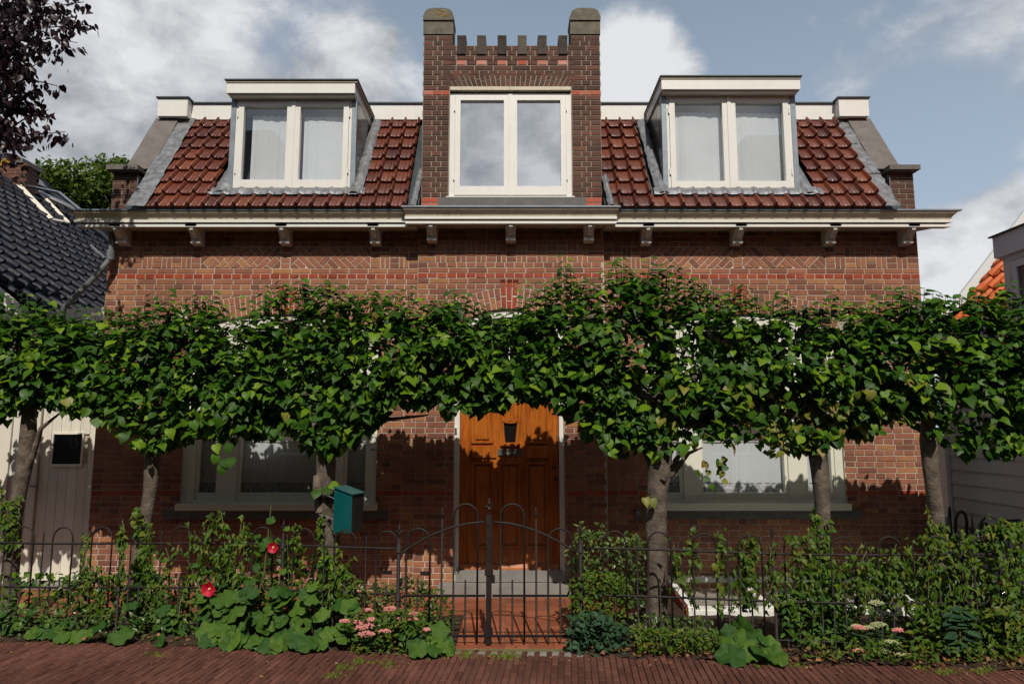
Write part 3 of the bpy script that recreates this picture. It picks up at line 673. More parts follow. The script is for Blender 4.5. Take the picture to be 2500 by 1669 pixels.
# --- cornice
def cornice(x0, x1, dy, name='cornice', endl=.0, endr=.0, z=0):
    """moulded box gutter; dy shifts it towards the street; flared ends mitred"""
    pf = [(0, 4.0), (-.20, 4.0), (-.20, 3.975), (-.24, 3.975), (-.245, 3.99), (-.245, 4.005), (-.222, 4.008), (-.222, 4.022), (-.256, 4.024), (-.262, 4.05), (-.262, 4.058), (-.268, 4.08), (-.285, 4.105), (-.31, 4.122), (-.318, 4.135), (-.318, 4.145), (.0, 4.145)]
    b = MB(); n = len(pf)
    for e, x in ((0, x0), (1, x1)):
        for y, zz in pf:
            fl = (-y) * (endl if e == 0 else endr); b.v.append((x - fl if e == 0 else x + fl, y + dy if y < 0 else 0, zz + z))
    b.f = [tuple(range(n)), tuple(range(2 * n - 1, n - 1, -1))] + [(i, i + n, (i + 1) % n + n, (i + 1) % n) for i in range(n)]
    o = b.build(name, 'darkcream', house)
    b = MB(); fx = .365
    b.box(x0 - fx * endl, x1 + fx * endr, -.330 + dy, -.28 + dy, 4.146 + z, 4.162 + z); b.box(x0 - .3 * endl, x1 + .3 * endr, -.3 + dy, -.02, 4.135 + z, 4.155 + z); b.build('gutter_edge', 'zinc', o)
    for zz, yy in ((4.040, -.268), (3.992, -.252)):
        b = MB(); e = -yy + .004
        b.box(x0 - e * endl, x1 + e * endr, yy - .010 + dy, yy + .01 + dy, zz - .013 + z, zz + .014 + z); b.build('fillet', 'white', o)
    return o
cornice(WL, CL, 0, endl=.9); cornice(CR, WR, 0, endr=.9); cornice(CL - .02, CR + .02, -.065, endl=.35, endr=.35, z=.018)
def bracket(x, y, z):
    pf = [(0, 3.985), (-.235, 3.985), (-.235, 3.965), (-.19, 3.95), (-.165, 3.93), (-.135, 3.90), (-.12, 3.87), (-.115, 3.862), (-.13, 3.858), (-.13, 3.832), (-.115, 3.83), (-.10, 3.82), (0, 3.82)]
    b = MB(); b.prism([(yy + y if yy < 0 else 0, zz + z) for yy, zz in pf], x - .055, x + .055)
    b.box(x - .062, x + .062, -.262 + y, 0, 3.985 + z, 4.006 + z)
    o = b.build('bracket', 'cream', house)
    b = MB(); b.prism([(yy + y, zz + z) for yy, zz in ((-.20, 3.975), (-.252, 3.972), (-.248, 3.95), (-.21, 3.915), (-.165, 3.88), (-.12, 3.88))], x - .02, x + .02); b.build('scroll', 'cream', o)
    return o
for px in (290, 474, 692, 914, 1580, 1804, 2032, 2222): bracket(at(px, 570, -.17).x, 0, 0)
for px in (1053, 1247, 1439): bracket(at(px, 565, -.23).x, -.06, .018)
# --- downpipe at left corner
b = MB(); b.tube([at(272, 575, -.12), at(272, 600, -.12), at(270, 632, -.12), at(262, 640, -.14), at(240, 668, -.16), at(155, 752, -.2), at(150, 800, -.2)], .032, 10); dp = b.build('downpipe', 'pipe', house, smooth=True)
b = MB(); b.tube([at(270, 612, -.12), at(268, 634, -.12)], .046, 12); b.build('pipe_collar', 'lead', dp)
# --- ground-floor windows
def big_window(a, c, ar, lights, mirrored, lace):
    y = .025; ls_ = lights
    b = MB(); b.box(a, a + .13, y, y + .1, WB + .075, 2.95); b.box(c - .09, c, y, y + .1, WB + .075, 2.95); b.box(a + .13, c - .09, y + .0005, y + .1, 2.35, 2.43)
    for (m0, m1) in lights[1]: b.box(m0, m1, y - .006, y + .1, WB + .075, 2.95)
    b.box(a + .13, c - .09, y + .0005, y + .1, WB + .075, WB + .11)
    n = 16; pts = [(a, 2.88), (c, 2.88)] + [(a + (c - a) * (1 - i / n), ar.z(max(a + 1e-4, min(c - 1e-4, a + (c - a) * (1 - i / n)))) - .004) for i in range(n + 1)]
    b.poly(pts, y + .004, y + .06)
    wn = b.build('window', 'greygreen', house)
    bx('window_sill', 'greygreen', wn, a - .03, c + .03, -.06, y + .06, WB, WB + .072)
    for g0, g1 in lights[0]:
        for z0, z1 in ((WB + .112, 2.348), (2.432, 2.88)):
            b = MB(); quad_frame(b, g0 + .002, g1 - .002, z0, z1, y + .012, y + .07, .035, .035, .07 if z0 < 2 else .03, .03); b.build('sash', 'greygreen', wn)
            b = MB(); b.add([(g0 + .03, y + .045, z0 + .02), (g1 - .03, y + .045, z0 + .02), (g1 - .03, y + .045, z1 - .02), (g0 + .03, y + .045, z1 - .02)], [(0, 1, 2, 3)]); b.build('pane', 'glass', wn)
        curtain(wn, g0, g1, WB + .28, 1.60, .13, .007, 55); curtain(wn, g0, g1, WB + .10, WB + .285, .125, .006, 60, 'lace', .014)
        cr_ = MB(); cr_.tube([(g0, .12, 1.605), (g1, .12, 1.605)], .006, 6); cr_.build('curtain_rail', 'white', wn)
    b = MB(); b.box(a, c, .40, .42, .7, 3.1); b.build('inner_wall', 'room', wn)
big_window(WIN[0][0], WIN[0][1], ARW[0], ([(-3.51, -3.24), (-3.05, -2.06), (-1.87, -1.59)], [(-3.24, -3.05), (-2.06, -1.87)]), False, 0)
big_window(WIN[1][0], WIN[1][1], ARW[1], ([(1.64, 1.90), (2.08, 3.06), (3.24, 3.58)], [(1.90, 2.08), (3.06, 3.24)]), True, 0)
# --- front door
y = .03
b = MB(); b.box(DX0, DX0 + .055, CY + .035, .10, .10, 2.92); b.box(DX1 - .05, DX1, CY + .035, .10, .10, 2.92); b.box(DX0 + .055, DX1 - .05, CY + .04, .1, 2.37, 2.45)
n = 14; pts = [(DX0 + .05 + (DX1 - DX0 - .1) * i / n, ARD.z(DX0 + .05 + (DX1 - DX0 - .1) * i / n) - .09) for i in range(n + 1)]
pts += [(DX0 + (DX1 - DX0) * (1 - i / n), ARD.z(max(DX0 + 1e-4, min(DX1 - 1e-4, DX0 + (DX1 - DX0) * (1 - i / n)))) - .004) for i in range(n + 1)]
for i in range(n):
    q = [pts[i], pts[i + 1], pts[2 * n - i], pts[2 * n + 1 - i]]; b.poly(q, CY + .03, .08)
df = b.build('door_frame', 'white', house)
b = MB(); b.add([(DX0 + .05, .06, 2.45), (DX1 - .05, .06, 2.45), (DX1 - .05, .06, 3.05), (DX0 + .05, .06, 3.05)], [(0, 1, 2, 3)]); b.build('fanlight_pane', 'glass', df)
b = MB()
for i in range(5): x = DX0 + .2 + i * .2; b.box(x, x + .012, .04, .055, 2.45, 3.0)
b.build('glazing_bar', 'white', df)
b = MB(); b.tube([at(1113, 1044, -.03), at(1113, 1056, -.03)], .012, 8); b.build('bell_push', 'steel', df)
LX0, LX1, LZ0, LZ1 = DX0 + .058, DX1 - .053, .245, 2.366
D = lambda px, py: (at(px, py, y).x, at(px, py, y).z)
cxp = lambda cx_, cy_: D(900 + cx_ / 1.987, 880 + cy_ / 1.987)
gl = [cxp(664, 395), cxp(711, 395), cxp(721, 296), (cxp(690, 288)[0], cxp(690, 288)[1]), cxp(653, 296)]
b = MB(); b.box(LX0, LX1, y, y + .05, LZ0, LZ1); leaf_ = b.build('front_door', 'wood', house)
def panel(x0, x1, z0, z1, d=.006, m='wood'):
    b = MB(); s = .02
    for (e, yy0, yy1) in ((0, y - .012, y), (s, y - .002, y - .0015)):
        pass
    # moulding frame
    quad_frame(b, x0, x1, z0, z1, y - .022, y, .018, .018, .018, .018); b.box(x0 + .045, x1 - .045, y - .014, y, z0 + .045, z1 - .045)
    b.build('door_panel', m, leaf_)
for a, c in ((500, 605), (635, 735), (765, 868)):
    q0 = cxp(a, 905); q1 = cxp(c, 492); panel(q0[0], q1[0], q0[1], q1[1])
for a, c in ((497, 620), (765, 868)):
    q0 = cxp(a, 470); q1 = cxp(c, 412); bx('raised_rail', 'wood', leaf_, q0[0], q1[0], y - .02, y, q0[1], q1[1])
q0 = cxp(500, 400); q1 = cxp(605, 120); panel(q0[0], q1[0], q0[1], q1[1]); q0 = cxp(765, 400); q1 = cxp(870, 120); panel(q0[0], q1[0], q0[1], q1[1])
q0 = cxp(640, 412); q1 = cxp(735, 400); bx('glazing_ledge', 'wood', leaf_, q0[0], q1[0], y - .035, y, q0[1], q1[1])
# curved stiles beside the small pane, and the arched head
for s in (-1, 1):
    b = MB(); n = 6; X = cxp(688, 300)[0]
    for i in range(n):
        f0, f1 = i / n, (i + 1) / n; g = lambda f: X + s * (.082 + .10 * f ** 1.6); h = lambda f: X + s * (.062 + .035 * f); zz = lambda f: cxp(688, 400)[1] + f * .66
        b.poly([(h(f0), zz(f0)), (g(f0), zz(f0)), (g(f1), zz(f1)), (h(f1), zz(f1))] if s > 0 else [(g(f0), zz(f0)), (h(f0), zz(f0)), (h(f1), zz(f1)), (g(f1), zz(f1))], y - .018, y)
    b.build('curved_stile', 'wood', leaf_)
b = MB(); b.poly(gl, y - .004, y + .001); b.build('small_pane', 'darkglass', leaf_)
X = cxp(688, 300)[0]; zt = cxp(688, 296)[1]; b = MB()
for i in range(6):
    a0 = -.09 + .03 * i; zf = lambda q: zt + .0 - .02 + (q / .09) ** 2 * .02
    b.poly([(X + a0, zf(a0)), (X + a0 + .03, zf(a0 + .03)), (X + a0 + .03, zf(a0 + .03) + .03), (X + a0, zf(a0) + .03)], y - .028, y)
b.build('pane_hood', 'wood', leaf_)
q0 = cxp(625, 461); q1 = cxp(743, 429)
b = MB(); quad_frame(b, q0[0], q1[0], q0[1], q1[1], y - .012, y, .022, .022, .014, .014); b.box(q0[0] + .02, q1[0] - .02, y - .006, y, q0[1] + .012, q1[1] - .012)
for x in (q0[0] + .012, q1[0] - .012): b.box(x - .004, x + .004, y - .016, y, (q0[1] + q1[1]) / 2 - .004, (q0[1] + q1[1]) / 2 + .004)
lp = b.build('letter_plate', 'letter', leaf_)
fc_ = bpy.data.curves.new('letter_plate_lettering', 'FONT'); fc_.body = 'MAIL'; fc_.size = .034; fc_.extrude = .001; fc_.align_x = 'CENTER'; fc_.space_character = 1.5
to = bpy.data.objects.new('tmp_text', fc_); COL.objects.link(to); bpy.context.view_layer.update()
tm = bpy.data.meshes.new_from_object(to); bpy.data.objects.remove(to); tm.name = 'raised_lettering'; tm.materials.clear(); tm.materials.append(MT['letters'])
lo = put('raised_lettering', tm, leaf_, loc=((q0[0] + q1[0]) / 2, y - .0075, q0[1] + .019)); lo.rotation_euler = (rad(90), 0, 0); lo.scale = (1.15, .8, 1)
for px, py, r in ((1352, 1139, .017), (1357, 1169, .02)):
    p = at(px, py, y - .015); b = MB(); b.tube([p + Vector((0, .015, 0)), p, p + Vector((0, -.012, 0))], [r, r, r * .6], 10); b.build('door_knob' if r < .018 else 'lock', 'dark', leaf_)
p = at(1360, 1064, y); bx('spy_hole', 'steel', leaf_, p.x - .008, p.x + .008, y - .012, y, p.z - .02, p.z + .02)
q0 = cxp(440, 1010); q1 = cxp(918, 985); b = MB(); b.prism([(y, q0[1]), (y - .05, q0[1]), (y - .045, q0[1] + .02), (y - .02, q1[1]), (y, q1[1])], LX0 + .01, LX1 - .01); b.build('weather_bar', 'wood', leaf_)
b = MB(); b.box(DX0 + .03, DX1 - .03, -.09, .12, .125, .238); b.build('threshold_stone', 'step', house)
b = MB(); b.box(DX0 - .14, DX1 + .06, -.27, .0, .0, .118); b.build('door_step', 'step', house)
# wall fittings: vent bricks at the foot of the wall
for px in (755, 845, 945, 1040): p = at(px, 1396, 0); bx('air_vent', 'dark', house, p.x - .055, p.x + .055, CY - .008 if p.x > CL else -.008, .01, p.z - .02, p.z + .02)
p = at(890, 1098, -.06); b = MB(); b.tube([at(905, 1097, .0), at(935, 1098, -.1)], .008, 6); b.build('wall_hook', 'dark', house)
# ================================================================== GROUND
b = MB(); b.add([(-120, -60, -.03), (120, -60, -.03), (120, 160, -.03), (-120, 160, -.03)], [(0, 1, 2, 3)]); b.build('ground', 'soil', kind='structure')
PE = lambda x: -2.06 - .085 * x          # pavement edge
b = MB(); b.add([(-14, -12, -.006), (14, -12, -.006), (14, PE(14), -.006), (-14, PE(-14), -.006)], [(0, 1, 2, 3)]); pav = b.build('pavement', 'joint', kind='structure')
pv = []
ang = math.atan(.085); PWD, PLN = .0485, .195
for i in range(-130, 131):
    for j in range(10):
        u = i * PWD; v = -.02 - j * PLN + (PLN / 2 if i % 2 else 0); x = u * math.cos(ang) + v * math.sin(ang) * 1; yy = PE(0) - u * math.sin(ang) + v * math.cos(ang)
        if abs(x) / max(.1, yy - CAMY) > .86 or yy - CAMY < 4.75: continue
        if v > .03: continue
        pv.append((yy, x, i, j))
pvm = []
for k in range(4):
    b = MB(); a, c = PWD / 2 - .002 - k * .0003, PLN / 2 - .002
    b.add([(-a + .003, -c + .003, .006), (a - .003, -c + .003, .006), (a - .003, c - .003, .006), (-a + .003, c - .003, .006), (-a, -c, .002), (a, -c, .002), (a, c, .002), (-a, c, .002), (-a, -c, -.01), (a, -c, -.01), (a, c, -.01), (-a, c, -.01)],
          [(0, 1, 2, 3), (0, 4, 5, 1), (1, 5, 6, 2), (2, 6, 7, 3), (3, 7, 4, 0), (4, 8, 9, 5), (5, 9, 10, 6), (6, 10, 11, 7), (7, 11, 8, 4)]); pvm.append(b)
pme = [q.mesh('paving_brick', 'paver') for q in pvm]
pv.sort(key=lambda q: (abs(q[0] + 2.35), abs(q[1]))); rs = MB()
for n_, (yy, x, i, j) in enumerate(pv):
    m = Matrix.Translation((x, yy, R.uniform(-.003, .003) + .004 * math.sin(x * 1.7 + yy * 3))) @ Matrix.Rotation(-ang + R.uniform(-.012, .012), 4, 'Z') @ Matrix.Rotation(R.uniform(-.02, .02), 4, 'X')
    if n_ < 300: put('paving_brick', pme[n_ % 4], pav, mtx=m)
    else: q = pvm[n_ % 4]; rs.inst(q.v, q.f, m)
rs.build('paving_brick', 'paver', pav, kind='stuff')
# terrace
b = MB(); b.add([(-6, -1.0, -.004), (1.25, -1.0, -.004), (1.25, .6, -.004), (-6, .6, -.004)], [(0, 1, 2, 3)]); b.add([(-.47, -2.0, -.004), (.58, -2.06, -.004), (.58, -1.0, -.004), (-.47, -1.0, -.004)], [(0, 1, 2, 3)])
ter = b.build('terrace', 'tjoint', kind='structure')
tt = []
for i in range(-30, 7):
    for j in range(30):
        x = i * .2 + .04; yy = -.05 - j * .1
        if yy < -1.0 and not (-.58 < x - .1 and x + .1 < .66): continue
        if yy < -1.93: continue
        tt.append((x, yy))
for j in (1, 2, 3):
    for i in range(-30, -22): tt.append((i * .2 + .04, -.05 + j * .1))
b = MB(); a, c = .097, .047
b.add([(-a, -c, .008), (a, -c, .008), (a, c, .008), (-a, c, .008), (-a - .002, -c - .002, -.01), (a + .002, -c - .002, -.01), (a + .002, c + .002, -.01), (-a - .002, c + .002, -.01)], [(0, 1, 2, 3), (0, 4, 5, 1), (1, 5, 6, 2), (2, 6, 7, 3), (3, 7, 4, 0)])
tme = b.mesh('terrace_tile', 'terra'); tt.sort(key=lambda q: (0 if -.6 < q[0] < .7 else 1, q[1])); rs = MB()
for n_, (x, yy) in enumerate(tt):
    m = Matrix.Translation((x, yy, R.uniform(-.002, .002))) @ Matrix.Rotation(R.uniform(-.008, .008), 4, 'Z')
    if n_ < 300: put('terrace_tile', tme, ter, mtx=m)
    else: rs.inst(b.v, b.f, m)
rs.build('terrace_tile', 'terra', ter, kind='stuff')
b = MB(); b.box(-.62, .66, -2.09, -2.0, -.02, .002); b.build('gate_kerb', 'step', ter)
# planting bed, slightly mounded
b = MB(); nx, ny = 120, 14
def bedz(x, f): return .004 + .03 * math.sin(f * math.pi) + .008 * math.sin(x * 9 + f * 7) + .006 * math.sin(x * 23)
for seg in ((-6.0, -.45), (.55, 7.0)):
    o = len(b.v)
    for i in range(nx + 1):
        x = seg[0] + (seg[1] - seg[0]) * i / nx
        for j in range(ny + 1):
            f = j / ny; y0 = PE(x) - .02 + .03 * math.sin(x * 5) + .015 * math.sin(x * 17); y1 = -.98 if x < 1.2 else .3
            b.v.append((x, y0 + (y1 - y0) * f, bedz(x, f)))
    for i in range(nx):
        for j in range(ny): q = o + i * (ny + 1) + j; b.f.append((q, q + ny + 1, q + ny + 2, q + 1))
bed = b.build('planting_bed', 'soil', smooth=True, kind='structure')
# ================================================================== NEIGHBOURS
# left house: black tiled roof falling towards our wall
nb = thing('neighbour_house', 'neighbouring house with a glossy black tiled roof at the far left', 'house')
EX, EZ, PT = -5.50, 3.02, math.tan(rad(39)); zroof = lambda x: EZ + (EX - x) * PT
YF, YB = .15, 6.9; XR = -12.0
b = MB(); b.add([(EX, YF, EZ - .03), (EX, YB, EZ - .03), (XR, YB, zroof(XR) - .03), (XR, YF, zroof(XR) - .03)], [(0, 1, 2, 3)])
nroof = b.build('black_tiled_roof', 'black', nb)
dn = Vector((1, 0, -PT)).normalized(); upn = Vector((PT, 0, 1)).normalized()
TB = tile_mesh(.26, .33, 'black_tile', 'black')
# tile x axis -> along +Y ; tile y axis (up slope) -> -dn ; z -> upn
tb = Matrix(((0, -dn.x, upn.x, 0), (-1, -dn.y, upn.y, 0), (0, -dn.z, upn.z, 0), (0, 0, 0, 1)))
cand = []
for r in range(27):
    for c in range(26):
        s = r * .29; yy = YF + .26 + c * .26
        if yy > YB: continue
        p = Vector((EX, yy, EZ)) - dn * s
        if (1250 + (p.x / (p.y - CAMY)) * F * 1.0) < -150: continue
        cand.append((p, (p - cam.location).length))
cand.sort(key=lambda q: q[1]); rs = MB(); TBv = [tuple(v.co) for v in TB.vertices]; TBf = [tuple(p.vertices) for p in TB.polygons]
for i, (p, _) in enumerate(cand):
    m = Matrix.Translation(p) @ tb
    if i < 300: put('black_tile', TB, nroof, mtx=m)
    else: rs.inst(TBv, TBf, m)
if rs.v: rs.build('black_tile', 'black', nroof, kind='stuff')
b = MB(); s0 = Vector((EX, YB, EZ)) + upn * .06
b.tube([s0 - dn * (i * .3) + upn * (.03 if i % 2 else 0) for i in range(24)], [.10, .12] * 12, 8); b.build('verge_cap', 'black', nroof, smooth=True)
wf = MB(); wf.add([(EX - .1, YF + .12, 0), (EX - .1, YF + .12, EZ - .05), (XR, YF + .12, zroof(XR) - .1), (XR, YF + .12, 0)], [(0, 1, 2, 3)]); wf.add([(EX - .1, YF + .12, 0), (EX - .1, YB, 0), (EX - .1, YB, EZ - .05), (EX - .1, YF + .12, EZ - .05)], [(0, 1, 2, 3)]); wf.build('wall', 'cream', nb)
b = MB(); b.box(0, 5.5, -.04, .02, -.20, -.02, Matrix.Translation((EX + .02, YF, EZ)) @ Matrix(((-dn.x, 0, upn.x, 0), (0, 1, 0, 0), (-dn.z, 0, upn.z, 0), (0, 0, 0, 1)))); b.build('barge_board', 'shed', nb)
# chimney and open skylight on it
p = Vector((-9.5, 5.2, 0)); b = MB(); b.box(-10.6, p.x, 5.07, 5.57, 4.5, 6.84); cm = b.build('chimney', 'dmortar', nb)
b = MB()
for n in range(22):
    z = 5.2 + n * .075
    for k in range(-1, 8): x = p.x - .22 - k * .22 + (.11 if n % 2 else 0); b.box(x + .005, min(x + .215, p.x), 5.062, 5.08, z, z + .063)
    for k in range(3): q = 5.07 + k * .22 + (.11 if n % 2 else 0); b.box(p.x - .01, p.x + .006, min(q, 5.5), min(q + .21, 5.57), z, z + .063)
b.build('brick', 'tower', cm, kind='stuff')
bx('chimney_cap', 'coping', cm, -10.65, p.x + .04, 5.03, 5.61, 6.84, 6.93)
lc = MB()
for i in range(30): x = R.uniform(-10.2, -9.55); z = R.uniform(6.78, 6.92); lc.box(x, x + .05, 5.018, 5.028, z, z + .03)
lc.build('lichen', 'lichen', cm)
def onroof(px, py):      # ray onto the black roof
    lo, hi = -3.0, 12.0
    for _ in range(50):
        m = (lo + hi) / 2; q = at(px, py, m)
        if q.z < zroof(q.x): lo = m
        else: hi = m
    lo2 = lo; return at(px, py, lo2)
def roofpt(px, py):
    best = None
    for i in range(400):
        Y = -1 + i * .025; q = at(px, py, Y); e = abs(q.z - zroof(q.x))
        if best is None or e < best[0]: best = (e, q)
    return best[1]
A, Bq, C_, D_ = roofpt(30, 452), roofpt(118, 545), roofpt(160, 552), roofpt(90, 478)
sk = MB()
for e0, e1, wd in ((A, Bq, .07), (Bq, C_, .05), (C_, D_, .05), (D_, A, .06)): sk.tube([e0 + upn * .08, e1 + upn * .08], wd * .8, 4)
skl = sk.build('skylight', 'shed', nb)
hgA, hgB = D_ + upn * .10, A + upn * .10
opA, opB = roofpt(88, 486) + upn * .30, roofpt(166, 557) + upn * .42
b = MB(); b.tube([hgA, opB], .035, 4); b.tube([hgB + dn * .1, hgB + dn * .8 + upn * .36], .03, 4); b.tube([hgB + dn * .8 + upn * .36, opB], .035, 4); b.build('open_sash', 'steel', skl)
b = MB(); b.add([A + upn * .05, Bq + upn * .05, C_ + upn * .05, D_ + upn * .05], [(0, 1, 2, 3)]); b.build('skylight_pane', 'darkglass', skl)
b = MB(); q = [roofpt(20, 425), roofpt(60, 452), roofpt(100, 470), roofpt(92, 455), roofpt(50, 432)]; b.add([v + upn * (.12 + R.uniform(0, .04)) for v in q], [(0, 1, 2), (0, 2, 4), (2, 3, 4)]); b.build('lead_flashing', 'lead', nroof)
b = MB(); b.tube([roofpt(212, 610) + upn * .1, roofpt(246, 640) + upn * .1], .03, 5); b.build('lead_flashing', 'lead', nroof)
# annex with cream boards and a door
an = thing('board_annex', 'cream boarded side passage with a plank door, between the brick house and the left neighbour', 'annex')
b = MB(); b.box(-5.62, WL - .01, .33, .4, 0, 3.14); b.build('wall', 'darkcream', an)
bm = MB(); bm.box(-.055, .055, -.012, .012, 0, 1)
bme = bm.mesh('board', 'shed')
xs_ = [-5.56 + i * .118 for i in range(9)]
for i, x in enumerate(xs_):
    if x > WL - .05: continue
    o = put('board', bme, an, loc=(x, .315, 2.5)); zt = 3.10 + .075 * (1 - math.exp(-(x + 5.6) * 3)) ; o.scale = (1, 1, zt - 2.5)
q0, q1 = at(72, 1415, .3), at(226, 1000, .3)
b = MB(); b.box(q0.x - .09, q0.x, .26, .33, .05, 2.5); b.box(q0.x, WL - .01, .262, .33, 2.42, 2.5); b.build('door_frame', 'shed', an)
dr = MB(); dr.box(q0.x + .01, WL - .02, .31, .33, .06, 2.41); drr = dr.build('plank_door', 'darkcream', an)
nP = 7; wd = (WL - .02 - q0.x - .01) / nP
g0, g1 = at(134, 1059, .3), at(199, 1132, .3)
for i in range(nP):
    x0 = q0.x + .01 + i * wd; parts = [(.06, 2.41)]
    if x0 + wd > g0.x and x0 < g1.x: parts = [(.06, g1.z), (g0.z, 2.41)]
    for z0, z1 in parts: bx('plank', 'shed', drr, x0 + .002, x0 + wd - .002, .292, .31, z0, z1)
b = MB(); quad_frame(b, g0.x - .015, g1.x + .015, g1.z - .03, g0.z + .015, .275, .31, .018, .018, .03, .018); b.build('window_frame', 'shed', drr)
bx('window_pane', 'darkglass', drr, g0.x, g1.x, .29, .296, g1.z, g0.z); bx('window_back', 'dark', drr, g0.x, g1.x, .304, .309, g1.z, g0.z)
p = at(78, 1192, .27); b = MB(); b.box(p.x - .02, p.x + .015, .28, .292, p.z - .09, p.z + .09); b.tube([p + Vector((0, -.03, .03)), p + Vector((.09, -.03, .03))], .009, 6); b.build('door_handle', 'letter', drr)
bx('door_step', 'step', an, q0.x - .1, WL, .1, .3, 0, .05)
# another panel of pale wall left of the first tree
bx('side_panel', 'shed', an, -6.6, -5.74, .24, .262, 0, 2.6)
# right neighbour
rn = thing('sided_house', 'pale lilac grey boarded house with orange tiled roof at the far right', 'house')
SX = 5.24; b = MB(); b.box(SX + .03, SX + 4, -4.5, .7, -.1, 2.95); b.build('wall', 'siding', rn)
z = .0; k = 0
bm = MB(); bm.prism([(0, 0), (-.018, .004), (-.004, .158), (0, .158)], 0, 1)
while z < 2.85:
    b = MB(); b.add([(SX + .03, -4.4, z), (SX + .004, -4.4, z + .002), (SX + .024, -4.4, z + .16), (SX + .03, .68, z), (SX + .004, .68, z + .002), (SX + .024, .68, z + .16)], [(0, 1, 4, 3), (1, 2, 5, 4), (0, 2, 1), (3, 4, 5)])
    b.build('siding_board', 'siding', rn); z += .158
bx('corner_board', 'lilac', rn, SX - .012, SX + .06, .64, .70, 0, 2.9)
bx('gap_shade_panel', 'dark', rn, SX - .22, SX - .02, .9, 1.0, 0, 2.9)  # black panel standing in for the shade in the gap
zr = lambda x: 2.55 + (x - 5.2) * 1.19
b = MB(); b.add([(5.1, -4.5, zr(5.1) - .03), (5.1, 1.05, zr(5.1) - .03), (9.5, 1.05, zr(9.5) - .03), (9.5, -4.5, zr(9.5) - .03)], [(0, 1, 2, 3)]); orf = b.build('orange_tiled_roof', 'otile', rn)
su = Vector((1, 0, 1.19)).normalized(); un = Vector((-1.19, 0, 1)).normalized()
TO = tile_mesh(.22, .30, 'orange_tile', 'otile'); tb2 = Matrix(((0, su.x, un.x, 0), (-1, su.y, un.y, 0), (0, su.z, un.z, 0), (0, 0, 0, 1)))
for r in range(12):
    for c in range(9): put('orange_tile', TO, orf, mtx=Matrix.Translation(Vector((5.1, 1.02 - c * .22, zr(5.1))) + su * (r * .26)) @ tb2)
b = MB(); b.box(0, 6.5, 0, .05, -.12, .13, Matrix.Translation((5.05, 1.05, zr(5.05))) @ Matrix(((su.x, 0, un.x, 0), (0, 1, 0, 0), (su.z, 0, un.z, 0), (0, 0, 0, 1)))); b.build('barge_board', 'barge', rn)
DXX = 5.32; q = at(2435, 632, -.36); zt = q.z
b = MB(); b.box(DXX + .03, 8, -3.2, -.42, 2.4, zt); dn_ = b.build('roof_dormer', 'lilac', rn)
bx('fascia', 'lilac', dn_, DXX - .05, 8, -3.3, -.36, zt, zt + .235); bx('roof_edge', 'felt', dn_, DXX - .08, 8, -3.35, -.33, zt + .236, zt + .25)
b = MB(); b.box(DXX, DXX + .03, -.52, -.42, 2.4, zt); b.box(DXX, DXX + .03, -3.2, -.52, zt - .06, zt - .002); b.box(DXX - .012, DXX + .025, -.62, -.54, 2.4, zt - .07); b.box(DXX - .012, DXX + .025, -1.6, -.62, zt - .15, zt - .07); b.build('window_frame', 'lilac', dn_)
b = MB(); b.add([(DXX + .005, -.62, 2.4), (DXX + .005, -1.6, 2.4), (DXX + .005, -1.6, zt - .15), (DXX + .005, -.62, zt - .15)], [(0, 1, 2, 3)]); b.build('pane', 'glass', dn_); bx('inner_wall', 'dark', dn_, DXX + .012, DXX + .029, -1.6, -.62, 2.4, zt - .15)
for zz in (zt - .3, zt - .52): bx('hinge', 'steel', dn_, DXX - .02, DXX - .010, -.545, -.53, zz, zz + .07)
# unseen houses added behind the camera to keep low skylight off the front
for i, (x0, x1, h) in enumerate(((-26, -9.2, 12.4), (-9, 8.8, 10.2), (9, 26, 12.2))):
    oh = thing('added_street_house', ('unseen brick row house added across the street, behind the camera to the left', 'unseen tall brick row house added across the street, directly behind the camera', 'unseen brick row house added across the street, behind the camera to the right')[i], 'house', 'unseen houses added across the street')
    b = MB(); b.box(x0, x1, -22, -14.5, 0, h - 2.2); b.build('wall', 'tower', oh)
    b = MB(); b.prism([(-22.3, h - 2.2), (-14.2, h - 2.2), (-17.5, h + .6), (-19, h + .6)], x0 - .1, x1 + .1); b.build('roof', 'felt', oh)
    n = int((x1 - x0) / 3)
    for k in range(n):
        for z in (.9, 3.6, 6.2):
            xx_ = x0 + (x1 - x0) * (k + .5) / n
            if z + 1.6 < h - 2.0: w_ = bx('window', 'cream', oh, xx_ - .6, xx_ + .6, -14.5, -14.44, z, z + 1.5); bx('pane', 'dark', w_, xx_ - .52, xx_ + .52, -14.45, -14.42, z + .08, z + 1.42)
